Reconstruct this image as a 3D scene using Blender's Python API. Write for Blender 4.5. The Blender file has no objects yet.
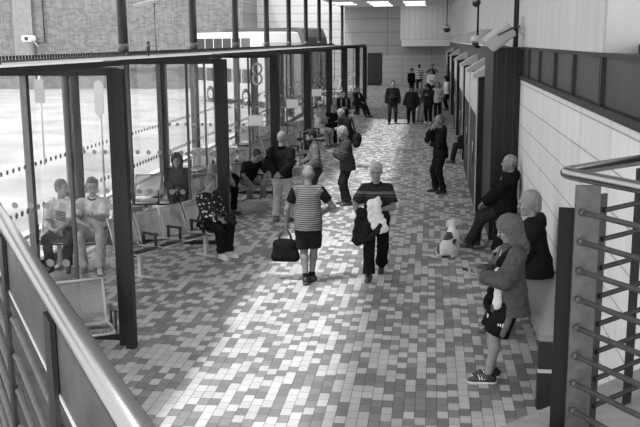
import bpy, bmesh, math, random
import numpy as np
from mathutils import Vector, Matrix
random.seed(7)
SC = bpy.context.scene
COL = SC.collection
R = math.radians

# ------------------------------------------------------------------ materials
MATS = {}
def _new(name):
    m = bpy.data.materials.new(name); m.use_nodes = True
    nt = m.node_tree
    return m, nt, nt.nodes, nt.links, nt.nodes['Principled BSDF']
def mat(name, g, rough=.7, metal=0., bump=0., scale=40., var=0., spec=.5, coords='Object'):
    if name in MATS: return MATS[name]
    m, nt, N, L, B = _new(name)
    B.inputs['Base Color'].default_value = (g, g, g, 1)
    B.inputs['Roughness'].default_value = rough
    B.inputs['Metallic'].default_value = metal
    B.inputs['Specular IOR Level'].default_value = spec
    if bump or var:
        tc = N.new('ShaderNodeTexCoord'); nz = N.new('ShaderNodeTexNoise')
        nz.inputs['Scale'].default_value = scale; nz.inputs['Detail'].default_value = 5
        L.new(tc.outputs[coords], nz.inputs['Vector'])
        if var:
            rp = N.new('ShaderNodeMapRange')
            rp.inputs['From Min'].default_value = .3; rp.inputs['From Max'].default_value = .7
            rp.inputs['To Min'].default_value = g*(1-var); rp.inputs['To Max'].default_value = g*(1+var)
            L.new(nz.outputs['Fac'], rp.inputs['Value']); L.new(rp.outputs['Result'], B.inputs['Base Color'])
        if bump:
            bp = N.new('ShaderNodeBump'); bp.inputs['Strength'].default_value = bump
            bp.inputs['Distance'].default_value = .02
            L.new(nz.outputs['Fac'], bp.inputs['Height']); L.new(bp.outputs['Normal'], B.inputs['Normal'])
    MATS[name] = m
    return m
def cloth(g, key=None, bump=.35, scale=22.):
    if g < .06: g = g*.55
    return mat('fabric_%d' % int(g*1000) + (key or ''), g, .95, 0, bump, scale, .22, .04)
def bands(name, g0, g1, period, duty, axis=2, lo=None, hi=None, sharp=True):
    """fabric with woven stripes across one object axis, optionally only between lo and hi"""
    if name in MATS: return MATS[name]
    m, nt, N, L, B = _new(name)
    B.inputs['Roughness'].default_value = .9; B.inputs['Specular IOR Level'].default_value = .2
    tc = N.new('ShaderNodeTexCoord'); sp = N.new('ShaderNodeSeparateXYZ'); L.new(tc.outputs['Object'], sp.inputs[0])
    def M(op, a, b=None):
        n = N.new('ShaderNodeMath'); n.operation = op
        for i, v in enumerate((a, b)):
            if v is None: continue
            if isinstance(v, (int, float)): n.inputs[i].default_value = v
            else: L.new(v, n.inputs[i])
        return n.outputs[0]
    z = sp.outputs[axis]
    f = M('LESS_THAN', M('FRACT', M('DIVIDE', z, period)), duty)
    if lo is not None: f = M('MULTIPLY', f, M('MULTIPLY', M('GREATER_THAN', z, lo), M('LESS_THAN', z, hi)))
    mx = N.new('ShaderNodeMapRange'); L.new(f, mx.inputs['Value'])
    mx.inputs['To Min'].default_value = g0; mx.inputs['To Max'].default_value = g1
    L.new(mx.outputs['Result'], B.inputs['Base Color'])
    MATS[name] = m
    return m
def blotch(name, g0, g1, scale, thr, g2=None):
    """fabric printed with a pattern of irregular blooms"""
    m, nt, N, L, B = _new(name)
    B.inputs['Roughness'].default_value = .9; B.inputs['Specular IOR Level'].default_value = .2
    tc = N.new('ShaderNodeTexCoord'); v = N.new('ShaderNodeTexVoronoi'); v.inputs['Scale'].default_value = scale
    nz = N.new('ShaderNodeTexNoise'); nz.inputs['Scale'].default_value = scale*1.7
    ad = N.new('ShaderNodeMixRGB'); ad.blend_type = 'ADD'; ad.inputs[0].default_value = .06
    L.new(tc.outputs['Object'], nz.inputs['Vector']); L.new(tc.outputs['Object'], ad.inputs[1]); L.new(nz.outputs['Color'], ad.inputs[2])
    L.new(ad.outputs[0], v.inputs['Vector'])
    cr = N.new('ShaderNodeValToRGB'); L.new(v.outputs['Distance'], cr.inputs[0])
    cr.color_ramp.elements[0].position = thr-.06; cr.color_ramp.elements[0].color = (g1, g1, g1, 1)
    cr.color_ramp.elements[1].position = thr; cr.color_ramp.elements[1].color = (g0, g0, g0, 1)
    L.new(cr.outputs[0], B.inputs['Base Color'])
    MATS[name] = m
    return m
def tiles(name, g, w, h, gap, ax, rough=.5, var=.08, gapg=.05, streak=0., offset=.5, ramp=None):
    """flat panels / bricks laid in courses; ax picks the two object axes the courses run along"""
    m, nt, N, L, B = _new(name)
    B.inputs['Roughness'].default_value = rough
    tc = N.new('ShaderNodeTexCoord'); sp = N.new('ShaderNodeSeparateXYZ'); cb = N.new('ShaderNodeCombineXYZ')
    L.new(tc.outputs['Object'], sp.inputs[0]); L.new(sp.outputs[ax[0]], cb.inputs[0]); L.new(sp.outputs[ax[1]], cb.inputs[1])
    br = N.new('ShaderNodeTexBrick'); L.new(cb.outputs[0], br.inputs['Vector'])
    br.offset = offset; br.inputs['Scale'].default_value = 1
    br.inputs['Brick Width'].default_value = w; br.inputs['Row Height'].default_value = h
    br.inputs['Mortar Size'].default_value = gap; br.inputs['Mortar Smooth'].default_value = .1
    a, b = g*(1-var), g*(1+var)
    br.inputs['Color1'].default_value = (a, a, a, 1); br.inputs['Color2'].default_value = (b, b, b, 1)
    br.inputs['Mortar'].default_value = (gapg, gapg, gapg, 1)
    out = br.outputs['Color']
    nz = N.new('ShaderNodeTexNoise'); nz.inputs['Scale'].default_value = 1
    mp = N.new('ShaderNodeMapping'); L.new(cb.outputs[0], mp.inputs['Vector'])
    mp.inputs['Scale'].default_value = (9, .7, 1) if streak else (3, 3, 1)
    nz.inputs['Detail'].default_value = 6
    L.new(mp.outputs[0], nz.inputs['Vector'])
    mr = N.new('ShaderNodeMapRange'); mr.inputs['From Min'].default_value = .3; mr.inputs['From Max'].default_value = .7
    k = streak or .12
    mr.inputs['To Min'].default_value = 1-k; mr.inputs['To Max'].default_value = 1+k
    L.new(nz.outputs['Fac'], mr.inputs['Value'])
    mu = N.new('ShaderNodeMixRGB'); mu.blend_type = 'MULTIPLY'; mu.inputs[0].default_value = 1
    L.new(out, mu.inputs[1]); L.new(mr.outputs['Result'], mu.inputs[2])
    L.new(mu.outputs[0], B.inputs['Base Color'])
    MATS[name] = m
    return m
def paving_mat():
    m, nt, N, L, B = _new('block_paving')
    tc = N.new('ShaderNodeTexCoord'); sp = N.new('ShaderNodeSeparateXYZ'); L.new(tc.outputs['Object'], sp.inputs[0])
    def M(op, a, b=None, c=None):
        n = N.new('ShaderNodeMath'); n.operation = op
        for i, v in enumerate((a, b, c)):
            if v is None: continue
            if isinstance(v, (int, float)): n.inputs[i].default_value = v
            else: L.new(v, n.inputs[i])
        return n.outputs[0]
    def WN(x, y, off):
        cb = N.new('ShaderNodeCombineXYZ'); cb.inputs[2].default_value = off
        if x is not None: L.new(x, cb.inputs[0])
        if y is not None: L.new(y, cb.inputs[1])
        w = N.new('ShaderNodeTexWhiteNoise'); w.noise_dimensions = '3D'; L.new(cb.outputs[0], w.inputs['Vector'])
        return w.outputs['Value']
    cx = M('DIVIDE', sp.outputs[0], .105); col = M('FLOOR', cx); fx = M('FRACT', cx)
    cy = M('ADD', M('DIVIDE', sp.outputs[1], .165), M('MULTIPLY', M('FLOOR', M('MULTIPLY', WN(col, None, 3.3), 3.99)), .25))
    row = M('FLOOR', cy); fy = M('FRACT', cy)
    rnd = WN(col, row, 1.7)
    tone = N.new('ShaderNodeValToRGB'); tone.color_ramp.interpolation = 'CONSTANT'
    e = tone.color_ramp.elements
    e[0].position = 0; e[0].color = (.15,)*3 + (1,)
    e[1].position = .25; e[1].color = (.19,)*3 + (1,)
    for p, g in ((.5, .38), (.75, .43)):
        x = e.new(p); x.color = (g, g, g, 1)
    L.new(rnd, tone.inputs[0])
    # joints
    jx = M('MINIMUM', fx, M('SUBTRACT', 1, fx)); jy = M('MINIMUM', fy, M('SUBTRACT', 1, fy))
    j = M('MINIMUM', M('MULTIPLY', jx, .105), M('MULTIPLY', jy, .165))
    jf = M('GREATER_THAN', j, .0035)
    nz = N.new('ShaderNodeTexNoise'); nz.inputs['Scale'].default_value = 1.3; nz.inputs['Detail'].default_value = 8
    L.new(tc.outputs['Object'], nz.inputs['Vector'])
    n2 = N.new('ShaderNodeTexNoise'); n2.inputs['Scale'].default_value = 60; n2.inputs['Detail'].default_value = 4
    L.new(tc.outputs['Object'], n2.inputs['Vector'])
    dirt = M('MULTIPLY', M('ADD', M('MULTIPLY', nz.outputs['Fac'], .5), .75), M('ADD', M('MULTIPLY', n2.outputs['Fac'], .4), .8))
    k = M('MULTIPLY', dirt, M('ADD', M('MULTIPLY', jf, .65), .35))
    mu = N.new('ShaderNodeMixRGB'); mu.blend_type = 'MULTIPLY'; mu.inputs[0].default_value = 1
    L.new(tone.outputs[0], mu.inputs[1]); L.new(k, mu.inputs[2]); L.new(mu.outputs[0], B.inputs['Base Color'])
    B.inputs['Roughness'].default_value = .6; B.inputs['Specular IOR Level'].default_value = .35
    bp = N.new('ShaderNodeBump'); bp.inputs['Strength'].default_value = .4; bp.inputs['Distance'].default_value = .004
    L.new(jf, bp.inputs['Height']); L.new(bp.outputs['Normal'], B.inputs['Normal'])
    MATS['block_paving'] = m
    return m
def glass_mat(name, tint=.9, haze=.06, dots=True):
    m, nt, N, L, B = _new(name)
    N.remove(B); out = N['Material Output']
    tr = N.new('ShaderNodeBsdfTransparent'); tr.inputs[0].default_value = (tint, tint, tint, 1)
    gl = N.new('ShaderNodeBsdfGlossy'); gl.inputs['Roughness'].default_value = .02
    df = N.new('ShaderNodeBsdfDiffuse'); df.inputs[0].default_value = (.8, .8, .8, 1)
    lw = N.new('ShaderNodeLayerWeight'); lw.inputs[0].default_value = .5
    def M(op, a, b=None, c=None):
        n = N.new('ShaderNodeMath'); n.operation = op
        for i, v in enumerate((a, b, c)):
            if v is None: continue
            if isinstance(v, (int, float)): n.inputs[i].default_value = v
            else: L.new(v, n.inputs[i])
        return n.outputs[0]
    fr = M('MULTIPLY_ADD', M('POWER', lw.outputs['Facing'], 4.0), .16, .02)
    nz = N.new('ShaderNodeTexNoise'); nz.inputs['Scale'].default_value = 2.2; nz.inputs['Detail'].default_value = 5
    tc = N.new('ShaderNodeTexCoord'); L.new(tc.outputs['Object'], nz.inputs['Vector'])
    mr = N.new('ShaderNodeMapRange'); mr.inputs['From Min'].default_value = .35; mr.inputs['From Max'].default_value = .75
    mr.inputs['To Min'].default_value = haze*.4; mr.inputs['To Max'].default_value = haze*1.8
    L.new(nz.outputs['Fac'], mr.inputs['Value'])
    a = N.new('ShaderNodeMixShader'); b = N.new('ShaderNodeMixShader')
    fac = mr.outputs[0]
    if dots:       # frosted safety dots printed in two rows
        sp = N.new('ShaderNodeSeparateXYZ'); L.new(tc.outputs['Object'], sp.inputs[0])
        u = M('MULTIPLY', M('SUBTRACT', M('FRACT', M('DIVIDE', M('ADD', sp.outputs[0], sp.outputs[1]), .19)), .5), .19)
        for z, r in ((1.62, .036), (.95, .045)):
            v = M('SUBTRACT', sp.outputs[2], z)
            ins = M('LESS_THAN', M('ADD', M('MULTIPLY', u, u), M('MULTIPLY', v, v)), r*r)
            fac = M('MAXIMUM', fac, M('MULTIPLY', ins, .9))
        df.inputs[0].default_value = (.3, .3, .3, 1)
    L.new(fac, a.inputs[0]); L.new(tr.outputs[0], a.inputs[1]); L.new(df.outputs[0], a.inputs[2])
    L.new(fr, b.inputs[0]); L.new(a.outputs[0], b.inputs[1]); L.new(gl.outputs[0], b.inputs[2])
    L.new(b.outputs[0], out.inputs['Surface'])
    MATS[name] = m
    return m
def emit(name, g, s):
    m, nt, N, L, B = _new(name)
    B.inputs['Base Color'].default_value = (g, g, g, 1)
    B.inputs['Emission Color'].default_value = (1, 1, 1, 1); B.inputs['Emission Strength'].default_value = s
    MATS[name] = m
    return m
def perforated(name):
    m, nt, N, L, B = _new(name)
    tc = N.new('ShaderNodeTexCoord'); sp = N.new('ShaderNodeSeparateXYZ'); L.new(tc.outputs['UV'], sp.inputs[0])
    def M(op, a, b=None):
        n = N.new('ShaderNodeMath'); n.operation = op
        for i, v in enumerate((a, b)):
            if v is None: continue
            if isinstance(v, (int, float)): n.inputs[i].default_value = v
            else: L.new(v, n.inputs[i])
        return n.outputs[0]
    cx = M('SUBTRACT', M('FRACT', M('DIVIDE', M('ADD', sp.outputs[0], sp.outputs[1]), .034)), .5)
    cy = M('SUBTRACT', M('FRACT', M('DIVIDE', M('SUBTRACT', sp.outputs[0], sp.outputs[1]), .034)), .5)
    d = M('ADD', M('MULTIPLY', cx, cx), M('MULTIPLY', cy, cy))
    hole = M('LESS_THAN', d, .075)
    B.inputs['Base Color'].default_value = (.62, .62, .62, 1)
    B.inputs['Metallic'].default_value = .75; B.inputs['Roughness'].default_value = .42
    tr = N.new('ShaderNodeBsdfTransparent'); mx = N.new('ShaderNodeMixShader')
    L.new(hole, mx.inputs[0]); L.new(B.outputs[0], mx.inputs[1]); L.new(tr.outputs[0], mx.inputs[2])
    L.new(mx.outputs[0], N['Material Output'].inputs['Surface'])
    MATS[name] = m
    return m

# ------------------------------------------------------------------ mesh helpers
def link(name, me, m, parent=None, smooth=False):
    o = bpy.data.objects.new(name, me); COL.objects.link(o)
    if m is not None and not me.materials: me.materials.append(m)
    if parent is not None: o.parent = parent
    if smooth:
        me.polygons.foreach_set('use_smooth', [True]*len(me.polygons))
    return o
class MB:
    def __init__(s): s.b = bmesh.new()
    def box(s, lo, hi, mtx=None, bev=0.):
        c = [(a+b)/2 for a, b in zip(lo, hi)]; d = [abs(b-a) for a, b in zip(lo, hi)]
        M = Matrix.Translation(c) @ Matrix.Diagonal((*d, 1))
        if mtx: M = mtx @ M
        r = bmesh.ops.create_cube(s.b, size=1, matrix=M)
        if bev:
            es = list({e for v in r['verts'] for e in v.link_edges})
            bmesh.ops.bevel(s.b, geom=es, offset=bev, segments=2, affect='EDGES', clamp_overlap=True)
        return s
    def prism(s, pts, axis_lo, axis_hi, axis='y'):
        """polygon pts swept along an axis"""
        def P(p, t):
            return {'x': (t, p[0], p[1]), 'y': (p[0], t, p[1]), 'z': (p[0], p[1], t)}[axis]
        a = [s.b.verts.new(P(p, axis_lo)) for p in pts]; b = [s.b.verts.new(P(p, axis_hi)) for p in pts]
        n = len(pts); fs = [s.b.faces.new(a), s.b.faces.new(b[::-1])]
        for i in range(n): fs.append(s.b.faces.new((a[i], b[i], b[(i+1) % n], a[(i+1) % n])))
        bmesh.ops.recalc_face_normals(s.b, faces=fs)
        return s
    def tube(s, pts, r, n=10, cap=True, closed=False):
        pts = [Vector(p) for p in pts]; rs = r if isinstance(r, (list, tuple)) else [r]*len(pts)
        rings = []; N = len(pts)
        up = None
        for i, p in enumerate(pts):
            if closed: t = (pts[(i+1) % N]-pts[i-1]).normalized()
            else: t = (pts[min(i+1, N-1)]-pts[max(i-1, 0)]).normalized()
            if up is None:
                up = Vector((0, 0, 1)) if abs(t.z) < .9 else Vector((1, 0, 0))
            u = (up-t*up.dot(t)).normalized(); w = t.cross(u); up = u
            rings.append([s.b.verts.new(p+rs[i]*(math.cos(a)*u+math.sin(a)*w)) for a in (2*math.pi*k/n for k in range(n))])
        for i in range(N if closed else N-1):
            A, B = rings[i], rings[(i+1) % N]
            for k in range(n):
                f = s.b.faces.new((A[k], A[(k+1) % n], B[(k+1) % n], B[k])); f.smooth = True
        if cap and not closed:
            s.b.faces.new(rings[0][::-1]); s.b.faces.new(rings[-1])
        return s
    def sph(s, c, r, u=12, v=8, mtx=None):
        rr = r if isinstance(r, (tuple, list)) else (r, r, r)
        M = Matrix.Translation(c) @ (mtx or Matrix()) @ Matrix.Diagonal((*rr, 1))
        q = bmesh.ops.create_uvsphere(s.b, u_segments=u, v_segments=v, radius=1, matrix=M)
        for x in q['verts']:
            for f in x.link_faces: f.smooth = True
        return s
    def done(s, name, m, parent=None):
        bmesh.ops.recalc_face_normals(s.b, faces=s.b.faces[:])
        me = bpy.data.meshes.new(name); s.b.to_mesh(me); s.b.free()
        return link(name, me, m, parent)
def tag(o, label=None, cat=None, group=None, kind=None):
    if label: o['label'] = label
    if cat: o['category'] = cat
    if group: o['group'] = group
    if kind: o['kind'] = kind
    return o
def thing(name, label, cat, loc=(0, 0, 0), rz=0, group=None):
    o = bpy.data.objects.new(name, None); COL.objects.link(o); o.empty_display_size = .1
    o.location = loc; o.rotation_euler = (0, 0, rz)
    return tag(o, label, cat, group)
def kids(o): return [c for c in bpy.data.objects if c.parent == o]
def copy_tree(o, parent=None):
    c = o.copy(); COL.objects.link(c)
    if parent is not None: c.parent = parent
    for ch in kids(o): copy_tree(ch, c)
    return c
def struct(name, lo, hi, m):
    return tag(MB().box(lo, hi).done(name, m), kind='structure')
def facing(fx, fy): return math.atan2(fy, fx)-math.pi/2

# ------------------------------------------------------------------ signed distance solids -> one continuous skin
def V(*a): return np.array(a, np.float32)
def nrm(v): return v/(np.linalg.norm(v)+1e-9)
class Solid:
    """smooth union of tapered limbs and ellipsoids, skinned with surface nets"""
    def __init__(s, hs=1.): s.p = []; s.cut = []; s.hs = hs; s.rough = None
    def cone(s, a, b, r1, r2, k=.02, frame=None, flat=1., end=None, sub=False):
        s.p.append(('c', V(*a), V(*b), r1*s.hs, r2*s.hs, k, frame, flat, end, sub)); return s
    def ell(s, c, rad, frame=None, k=.02, sub=False):
        s.p.append(('e', V(*c), V(*rad)*s.hs, frame, k, sub)); return s
    def plane(s, point, normal):      # keeps the side the normal points away from
        s.cut.append((V(*point), nrm(V(*normal)))); return s
    def skin(s, h):
        lo = np.full(3, 1e9); hi = -lo
        for q in s.p:
            if q[-1]: continue
            if q[0] == 'c':
                r = max(q[3], q[4])+.02
                lo = np.minimum(lo, np.minimum(q[1], q[2])-r); hi = np.maximum(hi, np.maximum(q[1], q[2])+r)
            else:
                r = max(q[2])+.02; lo = np.minimum(lo, q[1]-r); hi = np.maximum(hi, q[1]+r)
        lo -= 2*h; hi += 2*h
        n = np.ceil((hi-lo)/h).astype(int)+1
        F = np.full(n, .5, np.float32)
        ax = [(lo[i]+h*np.arange(n[i])).astype(np.float32) for i in range(3)]
        for q in s.p:
            if q[0] == 'c':
                _, a, b, r1, r2, k, fr, flat, end, sub = q
                r = max(r1, r2)+k+3*h; wl = np.minimum(a, b)-r; wh = np.maximum(a, b)+r
            else:
                _, c, rad, fr, k, sub = q
                r = max(rad)+k+3*h; wl = c-r; wh = c+r
            i0 = np.clip(np.floor((wl-lo)/h).astype(int), 0, n-1); i1 = np.clip(np.ceil((wh-lo)/h).astype(int)+1, 1, n)
            if (i1 <= i0).any(): continue
            X = ax[0][i0[0]:i1[0], None, None]; Y = ax[1][None, i0[1]:i1[1], None]; Z = ax[2][None, None, i0[2]:i1[2]]
            if q[0] == 'c':
                x, y, z = X-a[0], Y-a[1], Z-a[2]; ba = b-a
                if fr is not None:       # flattened along the frame's second axis
                    f = fr[1]; dep = x*f[0]+y*f[1]+z*f[2]; g = (1/flat-1)*dep
                    x = x+g*f[0]; y = y+g*f[1]; z = z+g*f[2]
                L2 = float(ba@ba)+1e-9
                t = np.clip((x*ba[0]+y*ba[1]+z*ba[2])/L2, 0, 1)
                d = np.sqrt((x-t*ba[0])**2+(y-t*ba[1])**2+(z-t*ba[2])**2)-(r1+t*(r2-r1))
                if fr is not None: d = d*min(1., (1+flat)/2)
                if end is not None:
                    u = ba/math.sqrt(L2); d = np.maximum(d, (X-b[0])*u[0]+(Y-b[1])*u[1]+(Z-b[2])*u[2]-end)
            else:
                x, y, z = X-c[0], Y-c[1], Z-c[2]
                if fr is not None:
                    x, y, z = (x*fr[0][0]+y*fr[0][1]+z*fr[0][2], x*fr[1][0]+y*fr[1][1]+z*fr[1][2], x*fr[2][0]+y*fr[2][1]+z*fr[2][2])
                k0 = np.sqrt((x/rad[0])**2+(y/rad[1])**2+(z/rad[2])**2)
                k1 = np.sqrt((x/rad[0]**2)**2+(y/rad[1]**2)**2+(z/rad[2]**2)**2)+1e-6
                d = k0*(k0-1)/k1
            W = F[i0[0]:i1[0], i0[1]:i1[1], i0[2]:i1[2]]
            if sub:
                d = -d; hh = np.maximum(k-np.abs(W-d), 0)/k
                F[i0[0]:i1[0], i0[1]:i1[1], i0[2]:i1[2]] = np.maximum(W, d)+hh*hh*k*.25
            else:
                hh = np.maximum(k-np.abs(W-d), 0)/k
                F[i0[0]:i1[0], i0[1]:i1[1], i0[2]:i1[2]] = np.minimum(W, d)-hh*hh*k*.25
        for p, u in s.cut:
            D = (ax[0]-p[0])[:, None, None]*u[0]+(ax[1]-p[1])[None, :, None]*u[1]+(ax[2]-p[2])[None, None, :]*u[2]
            F = np.maximum(F, D)
        if s.rough:
            am, fq = s.rough
            X, Y, Z = ax[0][:, None, None]*fq, ax[1][None, :, None]*fq, ax[2][None, None, :]*fq
            F = F+am*(np.sin(X+1.7*np.sin(Z*.6+Y*.4))*np.sin(Y*1.1+1.3*np.sin(Z*.8))+.8*np.sin(Z*1.25+1.9*np.sin(X*.7)+Y*.5))*.6
        F[0] = F[-1] = .5; F[:, 0] = F[:, -1] = .5; F[:, :, 0] = F[:, :, -1] = .5
        return nets(F, lo, h)
def nets(F, org, h):
    S = F < 0; n = np.array(F.shape)
    c = np.zeros(n-1, np.int8)
    for i in (0, 1):
        for j in (0, 1):
            for k in (0, 1): c += S[i:n[0]-1+i, j:n[1]-1+j, k:n[2]-1+k]
    act = (c > 0) & (c < 8); idx = np.argwhere(act)
    vid = np.full(c.shape, -1, np.int64); vid[act] = np.arange(len(idx))
    pos = np.zeros((len(idx), 3)); cnt = np.zeros(len(idx))
    for a in range(3):
        o1, o2 = [(1, 2), (0, 2), (0, 1)][a]
        for u in (0, 1):
            for v in (0, 1):
                A = np.zeros(3, int); A[o1] = u; A[o2] = v; B = A.copy(); B[a] = 1
                ia, ib = idx+A, idx+B
                fa = F[ia[:, 0], ia[:, 1], ia[:, 2]]; fb = F[ib[:, 0], ib[:, 1], ib[:, 2]]
                x = (fa < 0) != (fb < 0); t = np.where(x, fa/np.where(x, fa-fb, 1), 0)
                P = np.tile(A.astype(float), (len(idx), 1)); P[:, a] += t
                pos += P*x[:, None]; cnt += x
    v = (idx+pos/cnt[:, None])*h+org
    quads = []
    for a in range(3):
        b, d = [(1, 2), (2, 0), (0, 1)][a]
        s0 = [slice(None)]*3; s1 = [slice(None)]*3; s0[a] = slice(0, -1); s1[a] = slice(1, None)
        A, B = S[tuple(s0)], S[tuple(s1)]
        e = np.argwhere(A != B)
        if not len(e): continue
        ins = A[e[:, 0], e[:, 1], e[:, 2]]
        def cell(db, dd):
            q = e.copy(); q[:, b] += db; q[:, d] += dd
            return vid[q[:, 0], q[:, 1], q[:, 2]]
        Q = np.stack([cell(-1, -1), cell(0, -1), cell(0, 0), cell(-1, 0)], 1)
        Q[~ins] = Q[~ins][:, ::-1]
        quads.append(Q)
    return v, np.concatenate(quads)
def mesh_from(name, v, q, scale=1.):
    me = bpy.data.meshes.new(name)
    me.vertices.add(len(v)); me.vertices.foreach_set('co', (v*scale).astype(np.float32).ravel())
    me.loops.add(q.size); me.loops.foreach_set('vertex_index', q.astype(np.int32).ravel())
    me.polygons.add(len(q)); me.polygons.foreach_set('loop_start', np.arange(0, q.size, 4, dtype=np.int32))
    me.polygons.foreach_set('loop_total', np.full(len(q), 4, np.int32))
    me.polygons.foreach_set('use_smooth', np.ones(len(q), bool))
    me.update(calc_edges=True)
    return me
SKY, SUN, EXPO = 1.6, 2.5, .9
# ------------------------------------------------------------------ people
UP = V(0, 0, 1)
def ik(a, t, l1, l2, pole):
    d = t-a; L = float(np.linalg.norm(d)); L = max(min(L, (l1+l2)*.998), abs(l1-l2)+.02); u = nrm(d)
    c = (l1*l1+L*L-l2*l2)/(2*l1*L); c = max(-1, min(1, c)); sn = math.sqrt(1-c*c)
    p = nrm(pole-u*float(pole@u))
    return a+u*l1*c+p*l1*sn, a+u*L
SKIN = lambda g=.42: mat('skin_%d' % int(g*100), g*.56, .55, 0, .08, 60, .06, .35)
HAIR = lambda g: mat('hair_%d' % int(g*100), g*.62, .7, 0, .25, 70, .25, .25)
class Rig: pass
def rig(pose, female):
    g = Rig(); P = pose.get
    hip = P('hip', (0, 0, .905)); g.O = V(*hip)
    ln, rl, tw = R(P('lean', 2)), R(P('roll', 0)), R(P('twist', 0))
    g.U = nrm(V(math.sin(rl), math.sin(ln)*math.cos(rl), math.cos(ln)*math.cos(rl)))
    r0 = V(math.cos(tw), math.sin(tw), 0); g.R = nrm(r0-g.U*float(r0@g.U)); g.F = np.cross(g.U, g.R)
    hr = V(math.cos(R(P('pt', 0))), math.sin(R(P('pt', 0))), 0); g.HPR = hr
    sw = .158 if female else .18; hw = .09 if female else .088
    g.fr = (g.R, g.F, g.U)
    g.nb = g.O+g.U*.52
    pit, yaw = [R(x) for x in P('hd', (5, 0))]
    g.hF = V(-math.sin(yaw)*math.cos(pit), math.cos(yaw)*math.cos(pit), -math.sin(pit))
    til = R(P('tilt', 0))
    g.hR = V(math.cos(yaw), math.sin(yaw), 0); g.hU = np.cross(g.hR, g.hF)
    if til: g.hR, g.hU = g.hR*math.cos(til)-g.hU*math.sin(til), g.hR*math.sin(til)+g.hU*math.cos(til)
    g.C = g.nb+g.U*.045+g.hU*.125+g.hF*.022
    g.hf = (g.hR, g.hF, g.hU)
    g.S, g.E, g.W, g.H, g.K, g.A, g.T, g.TU = {}, {}, {}, {}, {}, {}, {}, {}
    for s, c in ((1, 'r'), (-1, 'l')):
        g.S[s] = g.O+g.U*.435+g.R*sw*s
        w = V(*P('w'+c, (s*.23, .06, .80)))
        g.E[s], g.W[s] = ik(g.S[s], w, .285, .25, V(*P('e'+c, (s*.5, -1, -.3))))
        g.H[s] = g.O+hr*hw*s
        a = V(*P('a'+c, (s*.09, 0, .085)))
        g.K[s], g.A[s] = ik(g.H[s], a, .425, .42, V(*P('k'+c, (s*.12, 1, .1))))
        ty, tp = R(P('t'+c, s*12)), R(P('p'+c, 0))
        f = V(math.sin(ty)*math.cos(tp), math.cos(ty)*math.cos(tp), -math.sin(tp)); side = V(math.cos(ty), -math.sin(ty), 0)
        g.T[s] = f; g.TU[s] = np.cross(side, f)
    return g
def hand(B, W, d, n, s, curl, r=.0088):
    n = nrm(n-d*float(n@d)); t = np.cross(d, n)*s
    for i, (o, ln) in enumerate(((.03, .07), (.0105, .08), (-.0095, .074), (-.029, .058))):
        k = W+d*(.093-.006*abs(i-1))+t*o
        B.cone(W+t*o*.45+d*.01, k, .017, .0125, k=.012)
        a = .15+curl*.35; p = k
        for j, fr in enumerate((.45, .31, .24)):
            q = p+(d*math.cos(a)+n*math.sin(a)+t*(o*1.6)*(1 if curl < .8 else .2))*ln*fr
            B.cone(p, q, r*(1.02-.07*j), r*(.97-.08*j), k=.005); p = q; a += .25+curl*.55
    b = W+d*.025+t*.02; m = b+nrm(d*.62+t*.72+n*(.25+.3*curl))*.048
    B.cone(b, m, .016, .0115, k=.012); B.cone(m, m+nrm(d*.85+t*(.35-.5*curl)+n*(.3+.4*curl))*.034, .0108, .0088, k=.006)
def torso(X, g, t, fat, hem=0., k=.05, female=False):
    w = .93 if female else 1.
    X.cone(g.O-g.U*.0, g.O+g.U*.16, (.148+(.012 if female else 0))*fat+t, .132*fat*w+t, k, g.fr, .70*min(1.25, fat**.8))
    X.cone(g.O+g.U*.15, g.O+g.U*.32, .132*fat*w+t, .15*fat**.5*w+t, k, g.fr, .66*min(1.25, fat**.6))
    X.cone(g.S[-1]-g.U*.012+g.R*.03, g.S[1]-g.U*.012-g.R*.03, .05+t*.8, .05+t*.8, k, g.fr, .95)
    for s in (1, -1): X.cone(g.nb-g.U*.045+g.R*.02*s, g.S[s]+g.U*.01-g.R*.02*s, .05+t*.4, .046+t*.8, .04)
    X.cone(g.nb-g.U*.09, g.nb-g.U*.045, .08+t*.5, .056+t*.4, .03, g.fr, .85)
    if fat > 1.08: X.ell(g.O+g.U*.13+g.F*.06*fat, (.13*fat+t, .10*fat+t, .13+t), g.fr, .05)
    if female:
        for s in (1, -1): X.ell(g.O+g.U*.31+g.F*.085+g.R*.065*s, (.06+t, .05+t, .058+t), g.fr, .04)
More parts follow.
